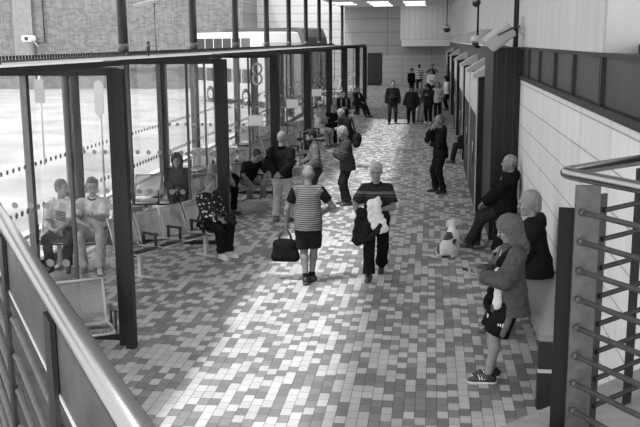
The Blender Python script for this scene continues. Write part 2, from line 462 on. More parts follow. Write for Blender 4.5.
def person(label, loc, face, s=1., h=.012, fat=1., female=False, pose=None, wear=None, head=None, group=None, skin=.42):
    pose = pose or {}; wear = wear or {}; head = head or {}
    g = rig(pose, female)
    root = thing('person', label, 'person', loc, facing(*face), group)
    def put(name, X, m, hh=None, parent=root):
        v, q = X.skin(hh or h); return link(name, mesh_from(name, v, q, s), m, parent)
    sk = SKIN(skin)
    # --- body: one skin
    B = Solid()
    torso(B, g, -.012, min(fat, 1.25), female=female)
    B.cone(g.nb-g.U*.04, g.C-g.hU*.05-g.hF*.03, .056, .05, .03)
    HS = 1.09; C, a, f, u = g.C, g.hR*HS, g.hF*HS, g.hU*HS; B.hs = HS
    B.ell(C+u*.022-f*.012, (.073, .094, .094), g.hf, .02)
    B.ell(C-u*.045+f*.026, (.055, .062, .07), g.hf, .03)
    B.ell(C-u*.098+f*.062, (.026, .022, .02), g.hf, .03)
    B.ell(C+u*.028+f*.075, (.052, .016, .013), g.hf, .015)
    for e in (1, -1):
        B.ell(C+a*.04*e-u*.025+f*.062, (.024, .02, .022), g.hf, .02)
        B.ell(C+a*.031*e+u*.006+f*.098, (.016, .011, .010), g.hf, .01, sub=True)
        B.ell(C+a*.075*e-u*.008-f*.012, (.011, .022, .033), g.hf, .006)
    B.cone(C+f*.082+u*.012, C+f*.105-u*.024, .009, .0135, .012)
    B.ell(C-u*.052+f*.087, (.025, .011, .006), g.hf, .008); B.ell(C-u*.066+f*.085, (.021, .011, .007), g.hf, .006)
    B.hs = 1.; curl = pose.get('curl', .7)
    for e, c in ((1, 'r'), (-1, 'l')):
        S, E, W = g.S[e], g.E[e], g.W[e]
        B.cone(S, E, .05*fat**.5, .04, .03); B.cone(E, E+(W-E)*.35, .041, .041, .02); B.cone(E+(W-E)*.3, W, .04, .027, .02)
        d = nrm(W-E)
        if 'd'+c in pose: d = nrm(V(*pose['d'+c]))
        n = V(*pose.get('n'+c, (-e, .15, 0)))
        hand(B, W, d, n, e, pose.get('c'+c, curl), .0092 if h < .0125 else .0108)
        H, K, A = g.H[e], g.K[e], g.A[e]
        B.cone(H, K, .083*fat**.6, .054, .04); B.cone(K, K+(A-K)*.33-g.T[e]*.012, .054, .055, .03); B.cone(K+(A-K)*.3-g.T[e]*.012, A, .055, .036, .03)
        t, w = g.T[e], g.TU[e]
        B.cone(A-t*.04-w*.045, A+t*.13-w*.055, .03, .024, .03)
    b = put('body', B, sk, min(h, pose.get('bh', h)))
    # --- face details
    if head.get('eyes', h < .0125):
        for e in (1, -1):
            c = (C+a*.031*e+u*.006+f*.085)*s
            MB().sph(tuple(c), .0095*s, 10, 6).done('eye', mat('eye_dark', .03, .2), root)
        mb = MB(); mb.tube([tuple((C-u*(.058+.003*abs(t))+f*(.0955-.0035*abs(t))+a*.011*t)*s) for t in (-2, -1, 0, 1, 2)], .0032*s, 6)
        mb.done('mouth', mat('lip', .16, .5), root)
        hg = head.get('hair', .1)
        for e in (1, -1):
            mb = MB(); mb.tube([tuple((C+a*x*e+u*z+f*y)*s) for x, y, z in ((.014, .091, .03), (.03, .089, .037), (.047, .076, .031))], .0048*s, 6)
            mb.done('eyebrow', HAIR(min(hg, .35)), root)
    # --- hair
    st = head.get('style', 'short'); hm = HAIR(head.get('hair', .08))
    X = Solid(HS)
    X.rough = (.0022, 150.) if h < .0125 else None
    if st in ('short', 'crop', 'ring', 'bun', 'quiff', 'white'):
        if st == 'ring':
            X.ell(C-f*.030-u*.004, (.080, .086, .058), g.hf); X.ell(C-f*.07-u*.035, (.05, .036, .04), g.hf, .02)
        elif st == 'crop':
            X.ell(C+u*.031-f*.026, (.0775, .0925, .090), g.hf); X.ell(C-f*.07-u*.02, (.055, .036, .05), g.hf, .02)
        elif st == 'white':
            X.ell(C+u*.034-f*.030, (.092, .104, .104), g.hf); X.ell(C-f*.07-u*.045, (.07, .05, .06), g.hf, .03)
            for e in (1, -1): X.ell(C+a*.072*e-f*.01+u*.0, (.018, .035, .045), g.hf, .02)
        else:
            X.ell(C+u*.036-f*.028, (.0815, .097, .097), g.hf); X.ell(C-f*.068-u*.025, (.058, .04, .055), g.hf, .02)
            for e in (1, -1): X.ell(C+a*.071*e+f*.012+u*.012, (.008, .014, .03), g.hf, .01)
            if st == 'quiff': X.ell(C+f*.045+u*.108, (.058, .05, .03), g.hf, .03)
            if st == 'bun': X.ell(C-f*.05+u*.098, (.066, .066, .045), g.hf, .03)
        put('hair', X, hm)
    elif st == 'long':
        X.ell(C+u*.028-f*.014, (.094, .112, .108), g.hf)
        Lh = head.get('len', .22)
        for e in (1, -1):
            X.cone(C+a*.07*e-f*.0+u*.02, C+a*.078*e-u*Lh+f*.02, .038, .03, .04)
            X.cone(C+a*.045*e-f*.07+u*.02, C+a*.05*e-u*Lh-f*.05, .05, .04, .05)
        X.cone(C-f*.08+u*.02, C-u*Lh-f*.06, .055, .04, .05)
        # open at the face
        X.ell(C+f*.115-u*.05, (.062, .085, .115), g.hf, .015, sub=True)
        put('hair', X, hm)
    elif st == 'cap':
        X.ell(C+u*.03-f*.012, (.086, .106, .098), g.hf); X.plane(C+u*.035, -u*.95-f*.1)
        c = put('cap', X, cloth(head.get('cap', .05)))
        Y = Solid(HS); Y.ell(C+u*.04+f*.12, (.075, .085, .014), g.hf); Y.plane(C+f*.085, -f)
        put('brim', Y, cloth(head.get('cap', .05)), None, c)
        Y = Solid(HS); Y.ell(C+u*.01-f*.02, (.08, .1, .09), g.hf); Y.plane(C+u*.04, u); Y.plane(C-u*.06, -u); Y.plane(C+f*.0, f)
        put('hair', Y, hm)
    elif st == 'hood':
        X.ell(C+u*.022-f*.015, (.108, .128, .13), g.hf); X.cone(C-u*.05-f*.05, g.nb-g.U*.02-f*.02, .1, .1, .05)
        X.ell(C+f*.12-u*.02, (.07, .12, .1), g.hf, .02, sub=True)
        put('hood', X, cloth(wear['top']['g']))
        Y = Solid(HS); Y.ell(C+u*.03+f*.0, (.084, .1, .09), g.hf); Y.plane(C+u*.05+f*.05, f*.5-u*.8); put('hair', Y, hm)
    if 'beard' in head:
        X = Solid(HS); X.ell(C-u*.055+f*.026, (.061, .073, .075), g.hf); X.ell(C-u*.1+f*.06, (.034, .03, .028), g.hf, .03)
        X.ell(C-u*.02+f*.1, (.04, .05, .03), g.hf, .01, sub=True)
        X.plane(C-u*.035, u*.9+f*.25); put('beard', X, HAIR(head['beard']))
    if head.get('glasses'):
        mb = MB()
        for e in (1, -1):
            mb.tube([tuple((C+f*.107+u*(.006+.02*math.sin(q))+a*(.032*e+.024*math.cos(q)))*s) for q in np.linspace(0, 2*math.pi, 13)[:-1]], .003*s, 6, closed=True)
            mb.tube([tuple((C+f*.107+u*.012+a*.055*e)*s), tuple((C+a*.082*e+u*.012)*s)], .003*s, 6)
        mb.tube([tuple((C+f*.11+u*.01+a*.009)*s), tuple((C+f*.11+u*.01-a*.009)*s)], .003*s, 6)
        mb.done('spectacles', mat('spectacle_frame', .02, .3), root)
    # --- top
    t = wear.get('top')
    if t:
        X = Solid(); th = t.get('t', .012); hem = t.get('hem', .08); sl = t.get('sleeve', 2)
        torso(X, g, th, fat, female=female)
        X.cone(g.O-g.U*(hem+.03), g.O+g.U*.02, (.152+t.get('flare', 0)+(.012 if female else 0))*fat+th, .15*fat+th, .05, g.fr, .86*min(1.1, fat**.5))
        if t.get('seat'):
            for e in (1, -1): X.cone(g.H[e], g.H[e]+(g.K[e]-g.H[e])*t['seat'], .10+th, .088+th, .05, end=0.)
        X.plane(g.O-g.U*hem, -g.U) if not t.get('seat') else None
        for e in (1, -1):
            S, E, W = g.S[e], g.E[e], g.W[e]; lo = t.get('loose', .012)
            if sl > 1:
                w = E+(W-E)*(sl-1)*.97
                X.cone(S, E, .054*fat**.5+th+lo*.5, .047+th+lo*.5, .03); X.cone(E, w, .047+th+lo*.5, .036+th+lo*.4, .02, end=0.)
                if h < .0125:    # folds at the elbow and along the sleeve
                    for q in (.12, .3): X.ell(E+(S-E)*q, (.053+th+lo, .053+th+lo, .02), (g.R, g.F, nrm(S-E)), .03)
            else: X.cone(S, S+(E-S)*sl, .050*fat**.5+th, .047*fat**.5+th+lo*.6, .03, end=0.)
        if t.get('hoodback'): X.ell(g.nb-g.F*.085-g.U*.02, (.12, .06, .085), g.fr, .04)
        if h < .0125: X.rough = (t.get('wr', .004), 34.)
        tm = t.get('mat') or cloth(t['g'])
        o = put(t.get('name', 'jacket'), X, tm)
        if t.get('collar'):
            cb = MB(); rr = .078 if t['collar'] > 1 else .07; k = 16
            ctr = g.nb+g.U*(.005)
            pts = [tuple((ctr+g.R*rr*math.cos(q)*.98+g.F*rr*1.02*math.sin(q)-g.U*(.035*max(0, math.sin(q))))*s) for q in np.linspace(0, 2*math.pi, k+1)[:-1]]
            cb.tube(pts, (.021 if t['collar'] > 1 else .014)*s, 8, closed=True)
            cb.done('collar', t.get('cmat') or cloth(t.get('cg', t['g'])), o)
        if t.get('zip'):
            zb = MB(); zb.tube([tuple((g.O+g.U*z+g.F*y)*s) for z, y in ((-.06, .135*fat**.8+th), (.1, .125*fat**.8+th), (.25, .118+th), (.36, .115+th), (.45, .095+th))], .005*s, 6)
            zb.done('zip', mat('zip_metal', .5, .4, .6), o)
    # --- trousers
    t = wear.get('legs')
    if t:
        X = Solid(); th = t.get('t', .014)
        X.cone(g.O-g.U*.03, g.O+g.U*.1, .146*fat+th, .135*fat+th, .04, g.fr, .72*min(1.2, fat**.6))
        for e in (1, -1):
            H, K, A = g.H[e], g.K[e], g.A[e]
            X.ell(H-g.U*.015-g.F*.02-g.R*.02*e, (.078+th, .08+th, .085+th), g.fr, .04)
            if t.get('short'):
                X.cone(H, K+(K-H)*(t['short']-1), .088*fat**.5+th, .070+th+t.get('flare', .01), .025, end=0.)
            else:
                X.cone(H, K, .088*fat**.5+th, .062+th, .04)
                X.cone(K, A+(K-A)*.04, .062+th, .046+th+t.get('flare', .008), .03, end=.0)
                if h < .0125:
                    for q in (.1, .82, .93): X.ell(K+(A-K)*q, (.058+th, .058+th, .018), (g.R, g.F, nrm(K-A)), .03)
        X.plane(g.O+g.U*.10, g.U)
        if h < .0125: X.rough = (.0035, 30.)
        o = put('shorts' if t.get('short') else 'trousers', X, t.get('mat') or cloth(t['g']))
        if t.get('stripe'):
            for e in (1, -1):
                H, K = g.H[e], g.K[e]; r = .1+th+.01; d = nrm(K-H); sd = nrm(V(*t['stripe'])*V(e, 1, 1))
                sd = nrm(sd-d*float(sd@d)); fw = np.cross(sd, d)
                zb = MB(); q = [H+(K-H)*(.1), H+(K-H)*(.35), H+(K-H)*(.6), H+(K-H)*t['short']*.97]
                for j in (-1, 0, 1): zb.tube([tuple((p+sd*(r-.014+.006*i)+fw*.014*j)*s) for i, p in enumerate(q)], .006*s, 6)
                zb.done('side_stripe', cloth(.7), o)
    # --- feet
    sh = wear.get('shoes', {'g': .04})
    for e in (1, -1):
        A, t, w = g.A[e], g.T[e], g.TU[e]; sd = np.cross(t, w)
        X = Solid(); fr = (sd, t, w)
        X.cone(A-t*.045-w*.04, A+t*.12-w*.052, .043, .042, .03); X.ell(A+t*.15-w*.062, (.044, .055, .032), fr, .02)
        X.cone(A-w*.02, A+w*.012, .046, .047, .03, end=.0)
        X.plane(A-w*.083, -w)
        o = put('shoe', X, sh.get('mat') or mat('shoe_%d' % int(sh['g']*100), sh['g'], .5, 0, .15, 30, .1))
        if h < .0125 or 'sole' in sh:
            Y = Solid(); Y.cone(A-t*.045-w*.072, A+t*.12-w*.072, .046, .046, .03); Y.ell(A+t*.15-w*.072, (.047, .058, .03), fr, .02)
            Y.plane(A-w*.0848, -w); Y.plane(A-w*.066, w)
            put('sole', Y, mat('sole_%d' % int(sh.get('sole', .1)*100), sh.get('sole', .1), .7), max(.006, h*.7), o)
        if sh.get('bands'):
            mb = MB()
            for y in (.05, .075, .1):
                mb.tube([tuple((A+t*(y-.018*abs(q))+sd*(.0465*q)+w*(-.045+.032*(1-q*q)+(.004)))*s) for q in (-1, -.6, 0, .6, 1)], .006*s, 6)
            mb.done('shoe_stripe', cloth(.75), o)
        if sh.get('sock'):
            X = Solid(); K = g.K[e]; p = A+(K-A)*sh['sock']; X.cone(A-w*.03, p, .046, .05, .02, end=0.); put('sock', X, cloth(sh.get('sg', .05)))
    root['_s'] = s
    del root['_s']
    root_g[root.name] = (g, s)
    return root
root_g = {}
def local_to_world(root, p):
    c, sn = math.cos(root.rotation_euler.z), math.sin(root.rotation_euler.z)
    return (root.location.x+c*p[0]-sn*p[1], root.location.y+sn*p[0]+c*p[1], root.location.z+p[2])
def wrist(root, side):
    g, s = root_g[root.name]; return local_to_world(root, g.W[side]*s)
# ------------------------------------------------------------------ shared materials
paving = paving_mat()
steel = mat('brushed_steel', .21, .24, 1., .05, 180)
steel_dull = mat('galvanised_steel', .055, .5, .3, .15, 25, .25)
dark_paint = mat('dark_grey_paint', .016, .45, 0, .03, 30, .2, .25)
mid_paint = mat('mid_grey_paint', .075, .45, 0, .03, 30, .1)
black = mat('black_plastic', .015, .35)
white = mat('white_paint', .82, .5)
lightgrey = mat('light_grey_metal', .45, .45)
glass = glass_mat('shelter_glass', .96, .028)
glass_out = glass_mat('bus_side_glass', .985, .008)
dots_m = mat('frosted_dots', .28, .6)
perf = perforated('perforated_steel')
concrete = mat('pale_concrete', .5, .85, 0, .2, 6, .12)
XP = -3.42                                           # the line of posts along the concourse
YB = [9.6, 14.6, 19.75, 25.1, 30.6, 36.2, 42.5, 47.2]
XW = 1.5                                             # the wall on the right

# ------------------------------------------------------------------ ground
struct('floor', (-7.2, 2.0, -.12), (9, 71.2, 0), paving)
struct('road', (-60, 1.0, -.2), (-7.2, 80, -.06), mat('sunlit_concrete', .25, .85, 0, .1, .45, .28))
struct('kerb', (-7.35, 2.0, -.1), (-7.15, 60, .06), concrete)
tag(MB().box((-1.12, 28.5, .001), (-.5, 29.0, .006)).done('drain_cover', mat('cast_iron', .16, .6, .3)), 'long grey metal drain cover set in the sunlit paving', 'drain cover')

# ------------------------------------------------------------------ right-hand building
clad = tiles('wall_cladding_right', .57, 1.55, .34, .008, (1, 2), .45, .04, .22, .10, 0)
struct('wall_right', (XW, 4.0, 0), (XW+.3, 15.65, 2.86), clad)
upper = tiles('upper_cladding', .44, .62, 5, .012, (1, 2), .5, .03, .3, .06, 0)
upper2 = tiles('upper_cladding_front', .38, 3.5, 5, .01, (0, 2), .5, .02, .3, .04, 0)
o = struct('wall_right_upper', (XW, 8.35, 3.32), (XW+.6, 16.35, 6.2), upper)
struct('wall_right_upper_front', (XW+.02, 8.30, 3.32), (XW+4, 8.36, 6.2), upper2)
struct('wall_right_upper_far', (XW-.05, 16.45, 3.32), (XW+.6, 70.8, 6.2), tiles('upper_cladding_far', .42, .62, 5, .02, (1, 2), .5, .03, .2, .05, 0))
tag(MB().box((XW-.08, 16.33, 2.86), (XW+.2, 16.47, 6.2)).done('trim_1', dark_paint), kind='structure')
tag(MB().box((XW-.045, 4.0, 2.80), (XW+.1, 15.66, 2.87)).box((XW-.01, 4.0, 3.29), (XW+.1, 15.66, 3.33)).done('trim_2', dark_paint), kind='structure')
pane_dark = mat('dark_window_glass', .045, .45, 0, .02, 1.5, .25, .25)
ys = [15.64, 14.5, 13.1, 11.5, 10.0, 8.35, 6.6, 4.2]
for i in range(len(ys)-1):
    w = tag(MB().box((XW+.03, ys[i+1]+.06, 2.87), (XW+.06, ys[i]-.06, 3.3)).done('window_%d' % (i+1), pane_dark), kind='structure')
    MB().box((XW-.01, ys[i+1]-.06, 2.86), (XW+.08, ys[i+1]-.015, 3.31)).box((XW-.01, ys[i+1]+.015, 2.86), (XW+.08, ys[i+1]+.06, 3.31)).done('mullion', black, w)
struct('wall_right_inner', (XW+.3, 4, 2.8), (XW+.4, 70.8, 3.4), dark_paint)
# dark shop front standing out from the wall beyond the seat
shop = mat('dark_shop_panel', .012, .45, 0, .03, 4, .25, .25)
struct('wall_shopfront', (1.04, 15.66, 0), (XW+.6, 18.1, 3.32), shop)
mb = MB()
for x in (1.10, 1.25, 1.40): mb.box((x-.006, 15.645, .05), (x+.006, 15.662, 3.3))
mb.done('panel_joint', black, bpy.data.objects['wall_shopfront'])
MB().tube([(1.31, 15.62, 1.0), (1.31, 15.62, 1.45)], .014).done('door_handle', steel_dull, bpy.data.objects['wall_shopfront'])
struct('wall_shops', (1.32, 18.1, 0), (XW+.6, 70.8, 3.32), mat('shop_wall', .035, .5, 0, .03, 4, .2))
PORT = [18.3, 21.7, 26.5, 33.5, 43.0, 54.0]
portw = mat('portal_side_panel', .42, .5, 0, .03, 8, .1)
ords = ['first', 'second', 'third', 'fourth', 'fifth', 'sixth', 'seventh']
for i, y in enumerate(PORT):
    t = thing('shop_portal', 'dark doorway portal with pale sloping cap, %s from the seated men' % ords[i], 'portal', (0, y, 0), 0, 'shop portals along the right')
    MB().box((.93, 0, 0), (1.31, .14, 2.72)).done('side_panel', shop, t)
    MB().box((.925, .0, 0), (.945, 3.25, 1.95)).box((.93, 3.15, 0), (1.31, 3.25, 2.7)).done('door_leaf', shop, t)
    MB().box((.915, .02, 1.95), (.95, 3.27, 2.72)).done('fascia', portw, t)
    MB().box((.905, -.02, 0), (.93, .03, 2.72)).done('edge_trim', lightgrey, t)
    MB().prism([(.82, 2.70), (1.31, 2.80), (1.31, 3.02), (1.24, 3.02), (.82, 2.77)], -.12, .75, 'y').done('sloping_cap', lightgrey, t)
    MB().tube([(.92, .3, .95), (.87, .3, .95), (.87, .3, 1.4), (.92, .3, 1.4)], .016).done('pull_handle', steel, t)
mb = MB()
rr = random.Random(3)
for i in range(2200):
    y = 18.6+rr.random()*28; x = XW-.2-rr.random()*.3; z = 3.34
    mb.tube([(x, y, z), (x+rr.uniform(-.07, .07), y+rr.uniform(-.08, .08), z+rr.uniform(.1, .34))], .012, 3, cap=False)
mb.box((1.0, 18.4, 3.325), (XW-.08, 47, 3.345))
tag(mb.done('bird_spikes', mat('bird_spike', .62, .6)), 'pale bristling bird spikes along the ledge over the portals', 'bird spikes', None, 'stuff')

# low stone seat along the wall
seat_top = mat('polished_granite', .22, .22, 0, .02, 90, .15)
t = thing('stone_bench', 'polished grey stone seat with black end and pale band, by the near pale wall', 'bench', (0, 0, 0))
MB().box((1.03, 8.2, .68), (XW-.005, 11.6, .74), bev=.012).done('seat_slab', seat_top, t)
for y in (8.22, 11.48):
    e = MB().box((1.04, y, .0), (XW-.005, y+.1, .685)).done('end_panel', mat('black_panel', .012, .4), t)
    if y < 9: MB().box((1.035, y-.006, .37), (XW-.006, y+.02, .405)).done('pale_band', lightgrey, e)
MB().box((XW-.02, 8.3, 0), (XW-.005, 11.5, .68)).done('back_panel', mat('bench_back', .10, .4), t)
t = thing('low_bench', 'low dark seat under the balding man in padded coat, at the end of the wall', 'bench', (1.28, 14.95, 0))
MB().box((-.20, -.62, .50), (.21, .62, .55), bev=.012).done('seat', dark_paint, t)
for y in (-.55, .45): MB().box((-.17, y, 0), (.20, y+.1, .50)).done('support', black, t)

# ------------------------------------------------------------------ far end
grey_t = tiles('end_wall_tiles', .30, 3.4, 1.02, .03, (0, 2), .5, .03, .15, .04, 0)
struct('wall_end', (-6.75, 71.2, 0), (3, 71.6, 6.2), grey_t)
struct('wall_end_lower', (-3.78, 71.0, 0), (1.6, 71.2, 2.3), tiles('end_wall_low_panels', .40, 2.2, .5, .02, (0, 2), .5, .03, .25, .04, 0))
struct('wall_end_upper', (-2.35, 69.2, 3.5), (1.5, 71.1, 6.1), tiles('end_wall_pale_boards', .60, .42, 9, .02, (0, 2), .5, .02, .45, .03, 0))
struct('trim_3', (-2.25, 68.7, 3.0), (1.5, 71.15, 3.48), mat('white_lintel', .66, .5))
d = tag(MB().box((-4.95, 71.1, 0), (-3.84, 71.2, 2.5)).done('door_1', dark_paint), kind='structure')
for x in (-4.93, -4.385): MB().box((x, 71.06, .04), (x+.53, 71.1, 2.46)).done('door_leaf', mat('dark_door_leaf', .018, .5), d)
for x in (-4.45, -4.33): MB().tube([(x, 71.03, .95), (x, 71.03, 1.2)], .025).done('door_handle', steel_dull, d)
struct('wall_left_far', (-14.2, 72.5, 0), (-6.7, 73, 9), tiles('pale_wall_boards', .46, 9, .62, .04, (0, 2), .5, .03, .3, .05, 0))
brick = tiles('brickwork', .135, .36, .14, .012, (0, 2), .9, .25, .16, .22)
struct('wall_brick', (-62, 67, 0), (-13.9, 67.6, 10.5), brick)
struct('trim_4', (-62, 66.93, 1.3), (-13.9, 67.02, 1.55), mat('brick_plinth', .08, .8))
struct('wall_brick_pier', (-31.7, 66.75, 0), (-30.2, 67.02, 10.5), mat('pale_pier', .19, .8, 0, .1, 3, .12))
struct('wall_brick_return', (-14.2, 67.3, 0), (-13.9, 73, 10.5), brick)

# ------------------------------------------------------------------ roof
# main roof, a long open light slot above the screens, the outer eave, and a closed roof at the far end
roof = MB().box((-2.75, .8, 6.0), (5.5, 38.5, 6.25)).box((-7.0, 38.5, 6.0), (5.5, 72, 6.25)).box((-7.4, .8, 6.0), (-5.2, 38.5, 6.25)).done('ceiling', mat('ceiling_soffit', .62, .8))
tag(roof, kind='structure')
lm = emit('light_panel', .8, 1.4)
k = 0
for y in (61.5, 64.5, 67.5):
    for x in (-6.0, -3.6, -1.2):
        if (x < -5 and y > 66): continue
        t = thing('ceiling_light', 'flat bright ceiling panel light, row %s, %s' % ({61.5: 'nearest', 64.5: 'middle', 67.5: 'nearest the end wall'}[y], {-6.0: 'over the screens', -3.6: 'centre of the hall', -1.2: 'over the right side'}[x]), 'ceiling light', (x, y, 6.0), 0, 'ceiling lights at the far end')
        MB().box((-.75, -.6, -.05), (.75, .6, .0)).done('frame', white, t)
        MB().box((-.7, -.55, -.07), (.7, .55, -.045)).done('diffuser', lm, t)

# ------------------------------------------------------------------ columns along the bus side
COLY = [18.64, 24.37, 29.79, 35.57, 41.2, 46.9, 52.5, 58.5, 66.2]
n2 = ['nearest', 'second', 'third', 'fourth', 'fifth', 'sixth', 'seventh', 'eighth', 'farthest']
for i, y in enumerate(COLY):
    t = thing('roof_column', 'dark round steel roof column behind the screens, %s in the row' % n2[i], 'column', (-6.45, y, 0), 0, 'roof columns behind the screens')
    MB().tube([(0, 0, 0), (0, 0, 6)], .105, 20).done('shaft', dark_paint, t)
    MB().tube([(0, 0, -.0), (0, 0, .05)], .2, 20).done('base_plate', mid_paint, t)
    MB().tube([(0, 0, 3.28), (0, 0, 3.42)], .115, 20).done('collar', mid_paint, t)

# ------------------------------------------------------------------ glazed bay screens
def quadbox(mb, x0, x1, y0, y1, z0, z1): mb.box((x0, y0, z0), (x1, y1, z1)); return mb
def digit(parent, ch, x, y, z, hgt):
    mb = MB(); r = hgt*.26
    for zz in ((z+r*.95, z-r*.95) if ch == '8' else (z,)):
        sx, sz = (.85, 1.) if ch == '8' else (.85, 1.9)
        mb.tube([(x+r*sx*math.cos(q), y, zz+r*sz*math.sin(q)) for q in np.linspace(0, 2*math.pi, 21)[:-1]], hgt*.055, 6, closed=True)
    return mb.done('bay_number', mat('frosted_number', .55, .6), parent)
for k, y in enumerate(YB):
    t = thing('glazed_screen', 'glazed screen with paired dark posts across the waiting bay, %s along the concourse' % (n2[k] if k < 7 else 'last'), 'glass screen', (XP, y, 0), 0, 'glazed screens between the waiting bays')
    w = .075
    MB().box((-.0, -.11, 0), (.105, .0, 3.17)).done('post', dark_paint, t)
    MB().box((-.11, .0, 0), (-.01, .10, 3.17)).done('post', dark_paint, t)
    MB().box((-.62, .04, .02), (-.585, .09, 3.12)).done('mullion', mid_paint, t)
    MB().box((-1.62, .04, .02), (-1.58, .09, 3.12)).done('mullion', mid_paint, t)
    MB().box((-2.58, .03, .0), (-2.47, .10, 3.12)).done('mullion', mid_paint, t)
    MB().box((-2.58, .02, 3.09), (0, .10, 3.18)).done('top_rail', dark_paint, t)
    MB().box((-2.58, .03, .05), (-.09, .09, .12)).done('bottom_rail', dark_paint, t)
    for x0, x1 in ((-.585, -.11), (-1.58, -.62), (-2.47, -1.62)):
        pn = MB().box((x0, .06, .12), (x1, .068, 3.06)).done('pane', glass, t)
    if k == 2: digit(t, '8', -.40, .055, 2.74, .44)
    # notice hanging beside the post
    nt = thing('notice_board', 'white notice panel fixed beside the post of the %s glazed screen' % (n2[k] if k < 7 else 'last'), 'notice', (XP-.44, y, 1.72), 0, 'white notices on the screens')
    if k > 1:
        MB().box((-.16, -.02, -.11), (.16, .0, .11)).done('sheet', white, nt)
        MB().box((-.17, -.012, -.13), (.17, .01, -.11)).box((-.17, -.012, .11), (.17, .01, .13)).done('frame', lightgrey, nt)
    else: bpy.data.objects.remove(nt)
    # bus-side glazing of this bay
    y0 = YB[k-1] if k else 4.4
    L = y-y0
    t = thing('bus_side_glazing', 'glass front with dark frames facing the bus stand, %s along the concourse' % (n2[k] if k < 7 else 'last'), 'glass screen', (-6.02, y0, 0), 0, 'glazing on the bus side')
    ms = [L*.02, L*.35, L*.66, L*.97] if k < 2 else [L*.02, L*.52, L*.985]
    for m_ in ms: MB().box((-.05, m_-.055, 0), (.05, m_+.055, 3.12)).done('mullion', mid_paint, t)
    MB().box((-.05, .02*L, 3.10), (.05, .97*L, 3.19)).done('top_rail', dark_paint, t)
    MB().box((-.04, .02*L, .02), (.04, .97*L, .12)).done('bottom_rail', dark_paint, t)
    for a, b in zip(ms, ms[1:]):
        pn = MB().box((-.004, a+.055, .12), (.004, b-.055, 3.05)).done('pane', glass_out, t)
    # roof over the bay
    t = thing('shelter_roof', 'thin flat shelter roof with dark fascia, %s bay along the concourse' % (n2[k] if k < 7 else 'last'), 'shelter roof', (0, y0, 0), 0, 'flat roofs of the waiting bays')
    a0 = -3.52; a1 = XP+.06
    MB().prism([(-6.2, .03), (a0, .03), (a1, L-.02), (-6.2, L-.02)], 3.20, 3.225, 'z').done('roof_sheet', mat('roof_sheet', .20, .6, 0, .1, 4, .15), t)
    MB().prism([(a0-.05, .03), (a0+.02, .03), (a1+.02, L-.02), (a1-.05, L-.02)], 3.20, 3.255, 'z').done('fascia', dark_paint, t)
    MB().box((-5.05, .05, 3.225), (-4.97, L-.05, 3.25)).done('gutter', mid_paint, t)
    mb = MB()
    for q in range(int(L/.09)):
        yy = .08+q*.09
        mb.box((-5.02, yy, 3.245), (-5.0, yy+.03, 3.30))
    tag(mb.done('spike_strip', dark_paint, t), kind='stuff')

# ------------------------------------------------------------------ benches: perforated steel seats on a beam
def uv_plane(me, axes):
    uv = me.uv_layers.new(name='UVMap')
    for lp in me.loops:
        c = me.vertices[lp.vertex_index].co; uv.data[lp.index].uv = (c[axes[0]], c[axes[1]])
def sheet(profile, x0, x1, th, name, parent, m):
    """bent sheet: profile of (y, z) swept across x"""
    b = bmesh.new(); n = len(profile); rows = []
    for (y, z) in profile: rows.append([b.verts.new((x, y, z)) for x in (x0, x1)])
    for i in range(n-1): b.faces.new((rows[i][0], rows[i][1], rows[i+1][1], rows[i+1][0])).smooth = True
    bmesh.ops.solidify(b, geom=b.faces[:], thickness=th)
    me = bpy.data.meshes.new(name); b.to_mesh(me); b.free(); uv_plane(me, (0, 2) if abs(profile[0][1]-profile[-1][1]) > .2 else (0, 1))
    return link(name, me, m, parent)
def make_bench(n, label, group):
    t = thing('steel_bench', label, 'bench', (0, 0, 0), 0, group)      # seats face +Y, row along X
    p = .56; W = n*p
    for i in range(n):
        x0 = -W/2+i*p+.035; x1 = x0+p-.07
        sheet([(.42, .405), (.40, .435), (.33, .445), (.12, .425), (.02, .43)], x0, x1, .006, 'seat', t, perf)
        sheet([(.0, .47), (-.03, .56), (-.07, .70), (-.11, .84), (-.135, .87)], x0, x1, .006, 'backrest', t, perf)
        fr = MB()
        for x in (x0, x1): fr.tube([(x, .43, .41), (x, .30, .44), (x, .03, .425), (x, -.005, .47), (x, -.06, .68), (x, -.13, .88)], .014, 8)
        fr.tube([(x0, -.13, .88), (x1, -.13, .88)], .014, 8); fr.tube([(x0, .43, .41), (x1, .43, .41)], .014, 8)
        fr.done('seat_frame', lightgrey, t)
    for i in range(n+1):
        x = -W/2+i*p
        MB().box((x-.022, .05, .60), (x+.022, .36, .635), bev=.008).done('armrest', black, t)
        MB().box((x-.012, .06, .40), (x+.012, .10, .60)).box((x-.012, .30, .40), (x+.012, .34, .60)).box((x-.010, .06, .39), (x+.010, .34, .415)).done('arm_bracket', black, t)
    MB().box((-W/2-.03, .15, .33), (W/2+.03, .23, .40)).done('beam', dark_paint, t)
    for x in (-W/2+.35, W/2-.35):
        l = MB().box((x-.03, .16, .02), (x+.03, .22, .34)).done('leg', lightgrey, t)
        MB().box((x-.04, -.02, 0), (x+.04, .42, .025), bev=.006).done('foot', lightgrey, l)
    return t
NA = ['first', 'second', 'third', 'fourth', 'fifth', 'sixth', 'seventh', 'eighth']
A = make_bench(4, 'perforated steel bench set aslant by the first glazed screen, behind the handrail', 'steel benches in the waiting bays')
ax, ay = .425, .905
for k, y in enumerate(YB):
    o = A if k == 0 else copy_tree(A)
    o.location = (-4.12, y-1.16, 0) if k else (-4.45, 8.64, 0); o.rotation_euler.z = facing(.905, -.425) if k else facing(.53, -.85)
    if k == 4: o.location.x += .2
    if k: o['label'] = 'perforated steel bench set aslant beside the %s glazed screen' % NA[k]
Bn = make_bench(3, 'steel bench seating the man in a pale shirt and the man with spectacles', 'steel benches facing down the concourse')
